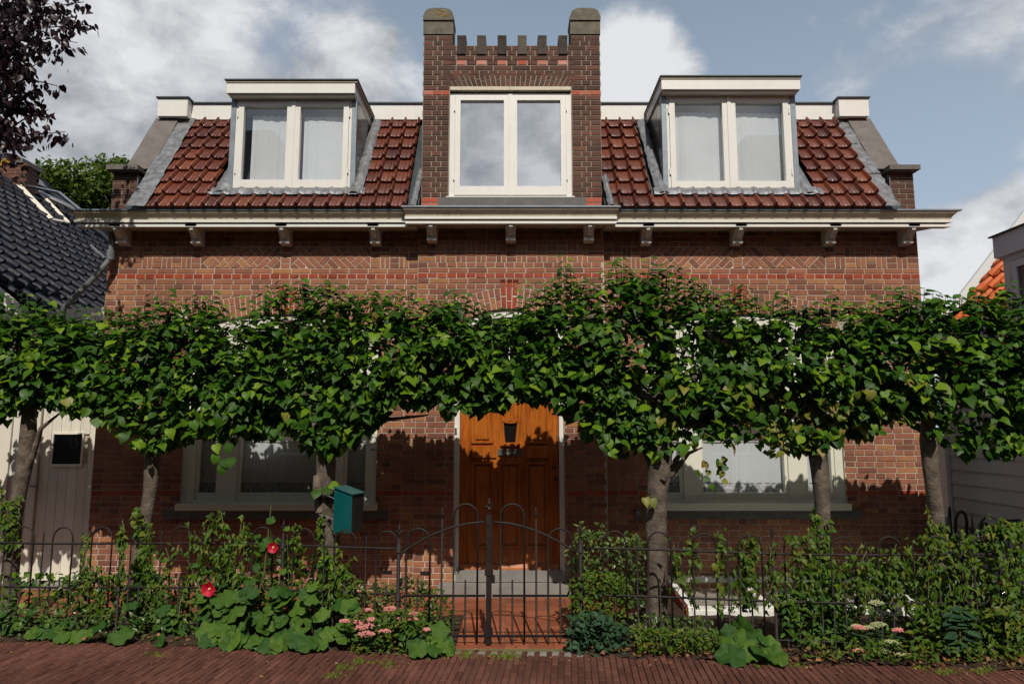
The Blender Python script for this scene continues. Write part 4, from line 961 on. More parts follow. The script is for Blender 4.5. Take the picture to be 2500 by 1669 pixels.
# ================================================================== LIME TREES
def leafmesh(kind, bend, fold, twist=0):
    """heart-shaped leaf, stalk at origin, tip at +x, normal +z, length 1"""
    if kind == 'heart': out = [(0, 0), (-.08, .16), (-.05, .33), (.10, .46), (.32, .47), (.55, .36), (.76, .18), (.90, .06), (1.0, 0)]
    elif kind == 'arrow': out = [(0, 0), (-.14, .26), (.05, .32), (.35, .24), (.7, .11), (1.0, 0)]
    elif kind == 'oval': out = [(0, 0), (.08, .14), (.3, .25), (.6, .22), (.85, .1), (1, 0)]
    vs = []; fs = []
    mid = [(x, 0) for x, y_ in out]
    def P3(x, y_): return (x * math.cos(bend * x * .5), y_ * math.cos(fold), -math.sin(bend * .6) * x * x + abs(y_) * math.sin(fold) + .06 * math.sin(x * 7 + y_ * 5) * abs(y_) * 2 + twist * x * y_)
    n = len(out)
    for i in range(n): vs.append(P3(max(0, out[i][0]), 0))
    for sg in (1, -1):
        o = len(vs)
        for x, y_ in out[1:-1]: vs.append(P3(x, y_ * sg))
        m = n - 2
        idx = [0] + [o + i for i in range(m)] + [n - 1]
        for i in range(n - 1):
            q = [i, i + 1, idx[i + 1], idx[i]]; q2 = []
            for t in q:
                if t not in q2: q2.append(t)
            if len(q2) >= 3: fs.append(tuple(q2 if sg < 0 else q2[::-1]))
    return vs, fs
HEART = [leafmesh('heart', a, f, t) for a, f, t in ((.5, .25, .1), (.8, .12, -.15), (.25, .45, .1), (.95, .3, .2), (.6, -.1, -.1), (.1, .1, .25))]
ARROW = [leafmesh('arrow', a, f) for a, f in ((.5, .3), (.8, .15), (.2, .4))]
OVAL = [leafmesh('oval', a, f) for a, f in ((.4, .3), (.7, .2), (.1, .1))]
def lm_mesh(v, name, m):
    b = MB(); b.add(*v); return b.mesh(name, m, True)
def orient(pos, tip, nrm, sz, roll=0):
    t = Vector(tip).normalized(); n = Vector(nrm); n = (n - t * n.dot(t))
    n = n.normalized() if n.length > 1e-3 else t.orthogonal().normalized(); s = n.cross(t)
    m = Matrix(((t.x * sz, s.x * sz, n.x * sz, pos[0]), (t.y * sz, s.y * sz, n.y * sz, pos[1]), (t.z * sz, s.z * sz, n.z * sz, pos[2]), (0, 0, 0, 1)))
    return m
def lerp(tab, x):
    if x <= tab[0][0]: return tab[0][1]
    for (a, b), (c, d) in zip(tab, tab[1:]):
        if x <= c: return b + (d - b) * (x - a) / (c - a)
    return tab[-1][1]
YT = -1.40
def YX(x): return -1.40 - .075 * x
def atT(px, py, off=0):
    Y = YT
    for _ in range(6): Y = YX(at(px, py, Y).x)
    return at(px, py, Y + off)
sc_ = 2500 / 2349
top_px = [(-200, 715), (0, 712), (100, 715), (180, 735), (250, 735), (330, 712), (400, 700), (500, 705), (560, 740), (610, 690), (650, 665), (720, 655), (770, 680), (850, 675), (900, 680), (950, 715), (1040, 690), (1110, 715), (1150, 735), (1185, 720), (1230, 670), (1290, 640), (1350, 665), (1420, 630), (1480, 645), (1530, 640), (1600, 670), (1700, 680), (1780, 700), (1840, 720), (1900, 705), (1960, 700), (2060, 700), (2130, 680), (2230, 685), (2349, 690), (2500, 690)]
bot_px = [(-200, 1000), (0, 960), (60, 930), (110, 925), (220, 945), (280, 990), (340, 1030), (400, 1020), (450, 1000), (540, 1000), (640, 1000), (700, 1020), (760, 1045), (820, 1020), (860, 980), (900, 925), (960, 925), (1060, 955), (1110, 940), (1160, 925), (1240, 920), (1290, 940), (1350, 990), (1400, 1030), (1480, 1050), (1540, 1030), (1600, 1010), (1700, 1000), (1760, 1020), (1850, 1040), (1900, 1020), (1980, 985), (2060, 960), (2110, 985), (2160, 1015), (2230, 1050), (2349, 1030), (2500, 1020)]
top_w = [(atT(x * sc_, y_ * sc_).x, atT(x * sc_, y_ * sc_).z) for x, y_ in top_px]
bot_w = [(atT(x * sc_, y_ * sc_).x, atT(x * sc_, y_ * sc_).z) for x, y_ in bot_px]
trunks = [(43, .064, -.0), (357, .062, 0), (797, .078, 0), (1605, .096, 0), (2006, .066, 0), (2283, .06, 0)]
tx = [atT(px, 1250).x for px, _, _ in trunks]
bounds = [-5.6] + [(a + b) / 2 for a, b in zip(tx, tx[1:])] + [5.6]
tree_lab = ['pleached lime tree at the far left, in front of the plank side door', 'pleached lime tree with thin trunk left of the left ground floor window', 'pleached lime tree whose pruned trunk carries the teal mailbox',
            'thickest pleached lime trunk with two low bare side branches, right of the garden gate', 'slim forked pleached lime before the right window, with yellowing leaves', 'pleached lime tree with patchy bark at the right corner of the brick house']
LH = {m: [lm_mesh(v, 'leaf', m) for v in HEART] for m in ('leaf', 'yleaf')}
shoots_px = [(1290, 585, 680), (1205, 640, 700), (1420, 590, 660), (1350, 625, 680), (1480, 590, 660), (1530, 590, 650), (700, 632, 680), (650, 645, 690), (900, 655, 700), (850, 655, 700), (1040, 668, 720), (470, 690, 730), (480, 685, 730), (400, 700, 730), (1100, 690, 730), (560, 720, 750), (1590, 640, 690), (1700, 648, 700), (1800, 680, 730), (1880, 685, 720), (1960, 690, 730), (2060, 690, 730), (2140, 660, 710), (2230, 668, 710), (2300, 665, 710), (1250, 660, 700), (780, 655, 700), (970, 690, 730), (1640, 655, 700), (60, 700, 730), (300, 715, 740), (1440, 610, 660), (1500, 612, 660)]
for ti, (px, rr, _) in enumerate(trunks):
    t = thing('lime_tree', tree_lab[ti], 'tree', 'pleached lime trees in a row along the fence')
    x0 = tx[ti]; YT = YX(x0); xl, xr = bounds[ti], bounds[ti + 1]; zb = lerp(bot_w, x0)
    b = MB(); zs = [0, .12, .3, .6, .9, 1.15, 1.4, 1.65, zb + .2, 2.5, 2.85]
    lean = {0: .03, 1: .05, 2: -.02, 3: .05, 4: -.03, 5: .0}[ti]
    path = []; rad_ = []
    for i, z in enumerate(zs):
        path.append((x0 + lean * (z - 1) + .012 * math.sin(z * 5 + ti * 2), YT + .012 * math.cos(z * 4 + ti), z)); rad_.append(rr * (1.25 if z < .1 else 1.0 if z < .9 else .97 if z < 1.2 else 1.12 if z < 1.7 else .75 if z < 2.3 else .4) * (1 + .05 * math.sin(z * 13 + ti)))
    b.tube(path, rad_, 12); tk = b.build('trunk', 'bark', t, smooth=True)
    # limbs
    for s in (-1, 1):
        end = xr if s > 0 else xl
        for zz, k in ((1.45, 0), (2.0, 1), (2.55, 2)):
            z0 = max(zz, zb + .12) if k == 0 else max(zz, zb + .3); b = MB(); L_ = (end - x0) * (.75 if k else .62)
            b.tube([(x0, YT, z0), (x0 + L_ * .25, YT + .02, z0 + .14 + .06 * k), (x0 + L_ * .6, YX(x0 + L_ * .6), z0 + .2), (x0 + L_, YX(x0 + L_), z0 + .24)], [rr * .5, rr * .36, rr * .26, .008], 7); b.build('limb', 'bark', t, smooth=True)
    if ti == 0:
        q = at(150, 1005, YT - .05); b = MB(); b.tube([(x0 + .03, YT, 1.36), (x0 + .12, YT - .03, 1.5), at(100, 1045, YT - .05), q], [.035, .028, .022, .008], 7); b.build('limb', 'bark', t, smooth=True)
    if ti == 3:
        for e, z0 in (((1700, 1078), 1.34), ((1660, 1080), 1.42), ((1715, 1092), 1.30), ((1560, 1090), 1.38)):
            q = at(e[0], e[1], YT - .1); b = MB(); b.tube([(x0 + .03, YT, z0), (x0 + (q.x - x0) * .35, YT - .04, z0 + .06), (x0 + (q.x - x0) * .7, YT - .07, q.z - .05), q], [.04, .03, .018, .006], 7); b.build('limb', 'bark', t, smooth=True)
        b = MB(); b.tube([(x0 + .045, YT - .09, 1.33), (x0 + .03, YT - .115, 1.30)], [.035, .028], 9); b.build('pruning_scar', 'bark', t, smooth=True)
    if ti == 2:
        b = MB(); b.tube([(x0 - .05, YT - .03, 1.0), (x0 - .075, YT - .04, 1.22), (x0 - .09, YT - .04, 1.33)], [.045, .05, .03], 8); b.build('stub', 'bark', t, smooth=True)
        b = MB(); b.tube([(x0 - .055, YT - .07, 1.17), (x0 - .06, YT - .105, 1.17)], [.035, .03], 10); b.build('knot_hole', 'dark', t)
    leaves = []
    A_ = (xr - xl); nL = int(3150 * A_)
    clumps = [(R.uniform(xl, xr), R.uniform(0, 1), R.uniform(-1, 1)) for _ in range(int(A_ * 26))]
    for i in range(nL):
        if R.random() < .55:
            c = R.choice(clumps); x = c[0] + R.gauss(0, .07); f = c[1] + R.gauss(0, .06); yo = c[2] * .18 + R.gauss(0, .06)
        else: x = R.uniform(xl, xr); f = R.random(); yo = R.uniform(-.26, .26)
        if f < 0 or f > 1.02: f = R.random()
        zt_, zb_ = lerp(top_w, x) + .09 * noise.noise(Vector((x * 6, 0, 0))) - .06, lerp(bot_w, x) + .11 * noise.noise(Vector((x * 5, 9, 0)))
        arch_ = .30 * (1 - min(1, min(f, 1 - f) * 3)) ; yo *= (1 - arch_)
        z = zb_ + (zt_ - zb_) * f; yy = YX(x) + yo * 1.15
        if f > .86 and R.random() < .45: z -= .1
        if f < .06 and R.random() < .3: continue
        hole = noise.noise(Vector((x * 2.6, z * 4.5, 3.7))) + .5 * noise.noise(Vector((x * 7, z * 9, 1.7)))
        if hole < -.30 and yy < YX(x) and R.random() < .8: continue
        sz = R.choice((.6, .8, .95, 1, 1.1, 1.3, 1.5)) * R.uniform(.060, .084) * (1 if f < .8 else .9)
        tip = (R.gauss(0, .7), -.6 + R.gauss(0, .35), -.25 - .42 * (1 - f) + R.gauss(0, .3)) if f < .78 else (R.gauss(0, .8), R.gauss(-.35, .6), R.gauss(-.15, .25))
        nr = (R.gauss(0, .38), -.18 - .36 * (1 - f) + R.gauss(0, .32), .92) if f < .78 else (R.gauss(0, .35), -.25 + R.gauss(0, .3), .9)
        yel = 1.3 < x < 3.6 and f < .38 and R.random() < (.33 if 2.0 < x < 3.3 else .16)
        yel = yel or R.random() < .006
        leaves.append((yy, orient((x, yy, z), tip, nr, sz), yel))
    stems = MB()
    for (sx_, st, sb_) in shoots_px + [(q_, lerp(top_px, q_) - R.choice((2, 6, 10, 16, 26, 44)) * R.uniform(.8, 1.1), lerp(top_px, q_)) for q_ in range(5, 2350, 15)]:
        P0 = atT(sx_ * sc_, (sb_ + 25) * sc_); P1 = atT((sx_ + R.uniform(-6, 6)) * sc_, (st + 6) * sc_)
        if not (xl <= P0.x < xr): continue
        P0.y += R.uniform(-.08, .05); P1.y = P0.y + R.uniform(-.03, .03); stems.tube([P0, (P0 + P1) / 2 + Vector((R.uniform(-.02, .02), 0, 0)), P1], [.005, .004, .002], 4)
        nn = max(3, int((P1 - P0).length / .028))
        for k in range(nn + 1):
            q = P0.lerp(P1, k / nn); s = 1 if k % 2 else -1
            leaves.append((q.y, orient(q + Vector((s * .02, -.01, 0)), (s * R.uniform(.5, 1), R.uniform(-.5, .3), R.uniform(-.35, .1)), (R.gauss(0, .3), -.4, .9), R.uniform(.075, .115) * (1 - .25 * k / nn)), False))
    for k in range(60):   # inner twigs
        x = R.uniform(xl, xr); zt_, zb_ = lerp(top_w, x), lerp(bot_w, x); z = R.uniform(zb_ + .1, zt_ - .25); stems.tube([(x, YX(x), z), (x + R.uniform(-.2, .2), YX(x) - R.uniform(0, .2), z + R.uniform(.1, .3))], [.005, .002], 3)
    stems.build('twig', 'twig', t, kind='stuff')
    if ti == 1:   # hanging sprig seen before the left window
        for q in ((528, 1085), (560, 1083), (530, 1110), (548, 1120), (565, 1118), (545, 1135)):
            p = at(q[0] + 0, q[1], YT - .22); leaves.append((p.y - .1, orient(p, (R.uniform(-.5, .5), -.3, -.8), (0, -.8, .4), .10), False))
    if ti == 3:
        for q in ((1575, 1215), (1590, 1218), (1485, 1075), (1470, 1085), (1490, 1100), (1480, 1060)):
            p = at(q[0], q[1], YT - .15); leaves.append((p.y, orient(p, (R.uniform(-.8, .8), -.3, -.6), (0, -.7, .5), .09), q[1] > 1200))
        for k in range(16):
            p = at(R.uniform(1695, 1775), R.uniform(1100, 1185), YT + R.uniform(-.1, .05)); leaves.append((p.y, orient(p, (R.uniform(-.8, .8), -.3, -.6), (.2, -.7, .5), .065), R.random() < .4))
    if ti == 3: sp_ = MB(); sp_.tube([(x0 - .02, YT - .05, at(1590, 1215, YT).z + .03), at(1582, 1214, YT - .15)], [.005, .002], 4); sp_.build('twig', 'twig', t)
    if ti == 2:
        for q in ((775, 1195), (795, 1190), (808, 1180)): p = at(q[0], q[1], YT - .12); leaves.append((p.y, orient(p, (R.uniform(-1, 1), -.4, -.3), (0, -.6, .7), .105), False))
    leaves.sort(key=lambda q: q[0]); cr = MB(); cy = MB()
    for i, (yy, m, yel) in enumerate(leaves):
        k = R.randrange(len(HEART))
        if i < 290 and i % 1 == 0: put('leaf', LH['yleaf' if yel else 'leaf'][k], t, mtx=m)
        else: (cy if yel else cr).inst(HEART[k][0], HEART[k][1], m)
    big = MB(); big.add(cr.v, cr.f); nA = len(big.f); big.add(cy.v, cy.f)
    o = big.build('leaf', 'leaf', t, smooth=True, kind='stuff', label='dense heart shaped green leaves of the crown'); o.data.materials.append(MT['yleaf'])
    o.data.polygons.foreach_set('material_index', [0] * nA + [1] * (len(big.f) - nA))
# mailbox tied to third tree
YT = YX(-1.65)
mb_ = thing('mailbox', 'teal slanted lid mailbox tied to the pruned tree trunk', 'mailbox')
mloc = at(842, 1245, YT - .20)
b = MB(); b.add([(-.115, 0, -.205), (.125, -.04, -.205), (.125, -.04, .12), (-.115, 0, .205), ], [(0, 1, 2, 3)])
ang_m = rad(-6)
mt_ = Matrix.Translation(mloc)
b = MB(); fr = [(-.10, .0, -.19), (.072, -.045, -.19), (.072, -.045, .14), (-.10, .0, .20)]; bk = [(x + .065, y_ + .17, z) for x, y_, z in fr]
b.add([mt_ @ Vector(q) for q in fr + bk], [(0, 1, 2, 3)]); b.f = [(0, 1, 2, 3)]; fo = b.build('front_plate', 'teal', mb_)
b = MB(); b.add([mt_ @ Vector(q) for q in fr + bk], [(7, 6, 5, 4), (0, 4, 5, 1), (1, 5, 6, 2), (0, 3, 7, 4)]); b.build('box_body', 'dark', mb_)
ld = [(-.108, -.012, .205), (.080, -.061, .144), (.150, .123, .147), (-.038, .172, .208)]; b = MB(); b.add([mt_ @ Vector(q) for q in ld] + [mt_ @ (Vector(q) + Vector((0, 0, -.008))) for q in ld], [(0, 1, 2, 3), (7, 6, 5, 4), (0, 4, 5, 1), (1, 5, 6, 2), (2, 6, 7, 3), (3, 7, 4, 0)]); b.build('lid', 'teal', mb_)
b = MB()
for dz in (.10, -.08): b.tube([mloc + Vector((-.10, .01, dz)), mloc + Vector((-.17, .06, dz + .02)), mloc + Vector((-.26, .12, dz + .03))], .004, 5)
b.build('tie_wire', 'steel', mb_)
# ================================================================== FENCE AND GATE
FY = lambda x: -1.83 - .08 * x
RAIL, MID, LOW = .765, .395, .10
def bars(thing_, lst, r=.0075):
    for path in lst: b = MB(); b.tube(path, r, 6); b.build('bar', 'iron', thing_, smooth=True)
def finial(b, x, y_, z, s=1.0):
    b.tube([(x, y_, z), (x, y_, z + .03 * s), (x, y_, z + .04 * s), (x, y_, z + .055 * s), (x, y_, z + .075 * s), (x, y_, z + .12 * s)], [.006, .006, .014 * s, .006, .012 * s, .001], 6)
    for a in (-1, 1): b.tube([(x, y_, z + .05 * s), (x + a * .022 * s, y_, z + .06 * s), (x + a * .03 * s, y_, z + .05 * s)], [.006, .006, .002], 5)
def fence(x0, x1, lab, phase):
    t = thing('iron_fence', lab, 'fence', 'wrought iron fence panels')
    xs = x0 + phase; hoops = []
    W = lambda x, z: Vector((x, FY(x), z + .012 * math.sin(x * 1.9)))
    for nm, z, r in (('rail', RAIL, .009), ('rail', MID, .009), ('rail', LOW, .008)):
        b = MB(); n = 24; b.tube([W(x0 + (x1 - x0) * i / n, z) for i in range(n + 1)], r, 6); b.build(nm, 'iron', t, smooth=True)
    i = 0; x = xs
    while x < x1 - .1:
        a, c = x - .092, x + .092
        pts = [W(a, .02), W(a, .8)] + [W(x - .092 * math.cos(q), .80 + .105 * math.sin(q)) for q in [math.pi * k / 10 for k in range(1, 10)]] + [W(c, .8), W(c, .02)]
        if a > x0 - .05 and c < x1 + .05: bars(t, [pts])
        bars(t, [[W(x, .03), W(x, .45 + .03 * (i % 2))]])
        xm = x + .18
        if xm < x1 - .03:
            if i % 4 == 3:
                b = MB(); b.tube([W(xm, 0), W(xm, .86)], .013, 8); finial(b, xm, FY(xm), .86); b.tube([W(xm - .0, RAIL - .03), W(xm, RAIL + .03)], .024, 8); b.tube([W(xm, MID - .03), W(xm, MID + .02)], .024, 8); b.build('post', 'iron', t, smooth=True)
            else: b = MB(); b.tube([W(xm, .02), W(xm, .845), W(xm, .87)], [.0075, .0075, .002], 6); b.build('bar', 'iron', t, smooth=True)
        x += .36; i += 1
    return t
fence(-4.95, -.93, 'black wrought iron hooped fence left of the garden gate', .35 if False else .30)
fence(.62, 5.4, 'black wrought iron hooped fence right of the garden gate', .22)
gt = thing('garden_gate', 'black double iron gate with hooped bars before the wooden front door', 'gate')
GX, GL, GR = -.19, -.90, .53
W = lambda x, z: Vector((x, FY(0) - .0 * x - .02, z))
za = lambda x: .985 - .235 * ((x - GX) / .70) ** 2
for x in (GL - .035, GR + .035):
    b = MB(); b.tube([W(x, 0), W(x, .84)], .016, 8); finial(b, x, FY(0) - .02, .84, 1.1); b.tube([W(x, .74), W(x, .80)], .026, 8); b.tube([W(x, .36), W(x, .41)], .026, 8); b.build('gate_post', 'iron', gt, smooth=True)
for s, xa, xb in ((-1, GL, GX - .03), (1, GX + .03, GR)):
    for z in (MID - .0, LOW - .02):
        b = MB(); b.tube([W(xa, z), W(xb, z)], .010, 6); b.build('rail', 'iron', gt, smooth=True)
    b = MB(); b.tube([W(xa + (xb - xa) * i / 12, za(xa + (xb - xa) * i / 12)) for i in range(13)], .009, 6); b.build('arched_rail', 'iron', gt, smooth=True)
    xs = [GX + s * q for q in (.155, .155 + .098 * 1, .155 + .098 * 2, .155 + .098 * 3, .155 + .098 * 4, .155 + .098 * 5)]
    xs = [GX + s * (.095 + .098 * k) for k in range(7)]
    def hoop(a, c, z): bars(gt, [[W(a, .03), W(a, z)] + [W((a + c) / 2 - (c - a) / 2 * math.cos(math.pi * k / 10), z + .10 * math.sin(math.pi * k / 10)) for k in range(1, 10)] + [W(c, z), W(c, .03)]], .0085)
    hoop(min(xs[0], xs[2]) + 0, max(xs[0], xs[2]), 1.03); hoop(min(xs[4], xs[6]), max(xs[4], xs[6]), .83)
    for k in (1, 5): bars(gt, [[W(xs[k], .03), W(xs[k], .52)]])
    b = MB(); b.tube([W(xs[3], .03), W(xs[3], 1.0)], .0085, 6); finial(b, xs[3], FY(0) - .02, 1.0, .9); b.build('bar', 'iron', gt, smooth=True)
    for z in (.2, .5): b = MB(); b.tube([W(xa - s * 0, z), W(xa + (-.02 if s < 0 else 0), z)], .02, 6); b.build('hinge', 'iron', gt)
b = MB(); b.box(GX - .022, GX + .022, FY(0) - .045, FY(0) + .005, .02, 1.04); b.box(GX - .034, GX + .034, FY(0) - .052, FY(0) - .0, .56, .60); b.box(GX - .034, GX + .034, FY(0) - .052, FY(0) - .0, .08, .14); b.box(GX + .02, GX + .05, FY(0) - .05, FY(0) - .02, .5, .56)
finial(b, GX, FY(0) - .02, 1.04, 1.25); b.build('meeting_post', 'iron', gt)
# ================================================================== CELLAR LIGHT
cl = thing('cellar_light', 'white framed sloping glass cellar light under the right window', 'skylight')
x0, x1 = 1.64, 3.86
b = MB(); b.box(x0, x1, -1.06, -1.02, .0, .075); b.build('front_board', 'white', cl)
b = MB(); b.box(x0, x1, -.08, -.01, .11, .175); b.build('head_rail', 'greygreen', cl)
b = MB(); b.box(x0, x1, -1.05, -.98, .075, .10); b.build('sill_rail', 'white', cl)
for x in (x0 + .03, x0 + .76, x0 + 1.50, x1 - .03):
    b = MB(); b.add([(x - .03, -.05, .185), (x + .03, -.05, .185), (x + .03, -1.03, .12), (x - .03, -1.03, .12), (x - .03, -.05, .12), (x + .03, -.05, .12), (x + .03, -1.03, .05), (x - .03, -1.03, .05)], [(0, 1, 2, 3), (0, 3, 7, 4), (1, 5, 6, 2), (3, 2, 6, 7), (4, 7, 6, 5)]); b.build('rafter', 'white', cl)
for a, c in ((x0 + .06, x0 + .73), (x0 + .79, x0 + 1.47), (x0 + 1.53, x1 - .06)):
    b = MB(); b.add([(a, -.06, .15), (c, -.06, .15), (c, -.99, .09), (a, -.99, .09)], [(0, 1, 2, 3)]); b.build('pane', 'clear', cl)
    b = MB(); b.add([(a, -.03, .045), (c, -.03, .045), (c, -1.0, .035), (a, -1.0, .035)], [(0, 1, 2, 3)]); b.build('inner_board', 'greygreen', cl)
for x in (x0, x1): b = MB(); b.prism([(-.02, 0), (-.02, .15), (-1.02, .09), (-1.02, 0)], x - .01, x + .01); b.build('side_board', 'orange' if x == x0 else 'white', cl)
# ================================================================== PLANTS
def mallow_leaf(seed, lobes=5):
    r_ = random.Random(seed); vs = [(0, 0, 0)]; fs = []; n = 28
    for ring_, rr in ((1, .35), (2, .72), (3, 1.0)):
        for k in range(n):
            a = 2 * math.pi * (k + .5) / n; lob = 1 + .10 * math.cos(a * lobes) ; notch = 1 - .45 * math.exp(-((abs((a + math.pi) % (2 * math.pi) - math.pi)) / .22) ** 2)
            q = rr * lob * (notch if ring_ > 1 else 1) * (1 + r_.uniform(-.02, .02)) * .5
            z = .016 * abs(math.sin(a * 5)) * rr + (.045 * math.cos(a * lobes * 1.0) + .05 * math.sin(a * 2 + seed)) * rr ** 1.5 - .10 * rr * rr + .06 * rr + r_.uniform(-.008, .008)
            vs.append((q * math.cos(a), q * math.sin(a), z))
    for k in range(n): fs.append((0, 1 + k, 1 + (k + 1) % n))
    for g in range(2):
        for k in range(n): a, c = 1 + g * n + k, 1 + g * n + (k + 1) % n; fs.append((a, a + n, c + n, c))
    return vs, fs
ML = [lm_mesh(mallow_leaf(s), 'leaf', 'mallow') for s in range(4)]
def clump_leaves(name, label, cat, pts, sz, mk='mallow', flowers=(), stalks=(), group=None):
    """pts: (px,py,Y) leaf centres; every large leaf is a part"""
    t = thing(name, label, cat, group); st = MB()
    cx = sum(p[0] for p in pts) / len(pts); root = at(cx, 1500, pts[0][2]); root.z = .02; root.y += .12
    for (px, py, Y) in pts:
        p = at(px, py, Y); s = R.uniform(*sz) * (.55 if py < 1400 else .8 if py < 1450 else .92)
        nr = Vector((R.gauss(0, .42), -.55 + R.gauss(0, .35), .75)); tip = Vector((R.gauss(0, .7), -.6, -.6)); s *= R.choice((.7, .85, 1, 1, 1.05))
        if p.z < .05: p.z = .05 + R.uniform(0, .03)
        k = R.randrange(4); put('leaf', ML[k], t, mtx=orient(p, tip, nr, s))
        r0_ = Vector((p.x + R.uniform(-.06, .06), p.y + R.uniform(.05, .16), .0)); st.tube([r0_, (p + r0_) / 2 + Vector((0, .03, .02)), p + Vector((0, .01, -.01))], [.004, .003, .0025], 4)
    for path, r in stalks: st.tube([at(*q) for q in path], [r, r * .8, r * .5] if len(path) == 3 else r, 5)
    st.build('stalk', 'twig', t)
    for f in flowers: f(t)
    return t
def flower(px, py, Y, r, m='red_fl'):
    def go(t):
        p = at(px, py, Y); b = MB(); n = 20; vs = [(0, 0, 0)]
        for g, rr in ((1, .4), (2, .8), (3, 1)):
            for k in range(n): a = 2 * math.pi * k / n; q = rr * r * (1 + .07 * math.cos(a * 5)); vs.append((q * math.cos(a), -.55 * r * rr + .06 * r * math.sin(a * 10) * rr, q * math.sin(a)))
        fs = [(0, 1 + k, 1 + (k + 1) % n) for k in range(n)] + [(1 + g * n + k, 1 + (g + 1) * n + k, 1 + (g + 1) * n + (k + 1) % n, 1 + g * n + (k + 1) % n) for g in range(2) for k in range(n)]
        b.add([p + Vector(v) for v in vs], fs); o = b.build('flower', m, t, smooth=True)
        b = MB(); b.tube([p, p + Vector((0, -.02, 0))], [.01, .006], 7); b.build('flower_centre', 'yellow', o)
    return go
FYp = lambda px: FY((px - 1250) / 285)
def scatter(poly, n):
    xs = [p[0] for p in poly]; ys = [p[1] for p in poly]; out = []
    while len(out) < n:
        x, y_ = R.uniform(min(xs), max(xs)), R.uniform(min(ys), max(ys)); ins = False
        for i in range(len(poly)):
            a, b = poly[i], poly[i - 1]
            if (a[1] > y_) != (b[1] > y_) and x < (b[0] - a[0]) * (y_ - a[1]) / (b[1] - a[1]) + a[0]: ins = not ins
        if ins: out.append((x, y_))
    return out
big = [(p[0], p[1], FYp(p[0]) - .12 - .25 * max(0, (p[1] - 1500) / 120) + R.uniform(-.05, .05)) for p in scatter([(490, 1480), (620, 1425), (760, 1420), (850, 1470), (880, 1540), (800, 1590), (700, 1612), (560, 1600), (500, 1560)], 84)]
clump_leaves('hollyhock', 'sprawling hollyhock with large round leaves and a tall stalk with a crimson flower', 'plant', big + [(p[0], p[1], FYp(p[0]) - .05) for p in ((655, 1370), (625, 1385), (690, 1395), (610, 1420), (700, 1290), (645, 1330), (660, 1270))], (.13, .20),
             flowers=[flower(668, 1335, FYp(668) - .08, .045)], stalks=[([(600, 1560, FYp(600)), (645, 1400, FYp(640) - .04), (662, 1232, FYp(660) - .03)], .009)])
lst = [(p[0], p[1], FYp(p[0]) - .08 - .2 * max(0, (p[1] - 1500) / 100)) for p in scatter([(465, 1380), (540, 1370), (560, 1440), (530, 1520), (520, 1600), (480, 1590), (470, 1480)], 16)]
clump_leaves('hollyhock', 'smaller hollyhock with an open crimson flower low on its stalk, left of the sprawling one', 'plant', lst, (.09, .14), flowers=[flower(512, 1436, FYp(512) - .1, .058)], stalks=[([(520, 1590, FYp(520)), (500, 1480, FYp(500) - .03), (478, 1400, FYp(500) - .03)], .008), ([(430, 1560, FYp(430)), (440, 1470, FYp(430)), (470, 1380, FYp(460))], .007)])
lst = [(x, y_, FYp(x) - .10 - .25 * max(0, (y_ - 1500) / 100)) for x, y_ in scatter([(50, 1500), (130, 1500), (200, 1540), (180, 1580), (100, 1570), (60, 1545)], 13)]
clump_leaves('mallow', 'mallow plant with rounded leaves spilling over the brick pavement edge near the second tree', 'plant', lst + [(x, y_, FYp(x) - .3) for x, y_ in ((280, 1585), (275, 1570), (388, 1565), (300, 1550), (215, 1545), (240, 1530), (150, 1575))], (.12, .18))
lst = [(x, y_, FYp(x) - .12) for x, y_ in ((5, 1505), (15, 1530), (0, 1520), (22, 1545), (8, 1560), (40, 1525), (-10, 1500))]
clump_leaves('mallow', 'mallow with big dark leaves at the left edge of the photo', 'plant', lst, (.15, .21))
lst = [(x, y_, FYp(x) - .06) for x, y_ in scatter([(290, 1480), (360, 1470), (460, 1480), (450, 1545), (340, 1545)], 15)]
clump_leaves('mallow', 'low patch of mallow leaves behind the fence foot, right of the plank door', 'plant', lst, (.09, .15))
lst = [(x, y_, FYp(x) - .2 - .2 * max(0, (y_ - 1520) / 100)) for x, y_ in ((1000, 1535), (1060, 1555), (1075, 1575), (1045, 1585), (1030, 1600), (1095, 1590), (1010, 1590), (1060, 1610), (1020, 1620), (1090, 1570), (985, 1545), (1070, 1540))]
clump_leaves('mallow', 'bright mallow with one broad sunlit leaf left of the gate opening', 'plant', lst, (.12, .18))
lst = [(x, y_, FYp(x) - .10 - .25 * max(0, (y_ - 1520) / 100)) for x, y_ in ((1790, 1555), (1810, 1535), (1840, 1550), (1860, 1590), (1830, 1590), (1800, 1580), (1790, 1610), (1775, 1600), (1890, 1600), (1905, 1620), (1870, 1560), (1880, 1575), (1780, 1540), (1820, 1565))]
clump_leaves('burdock', 'broad leaved burdock growing out over the pavement in front of the cellar light', 'plant', lst, (.12, .22))
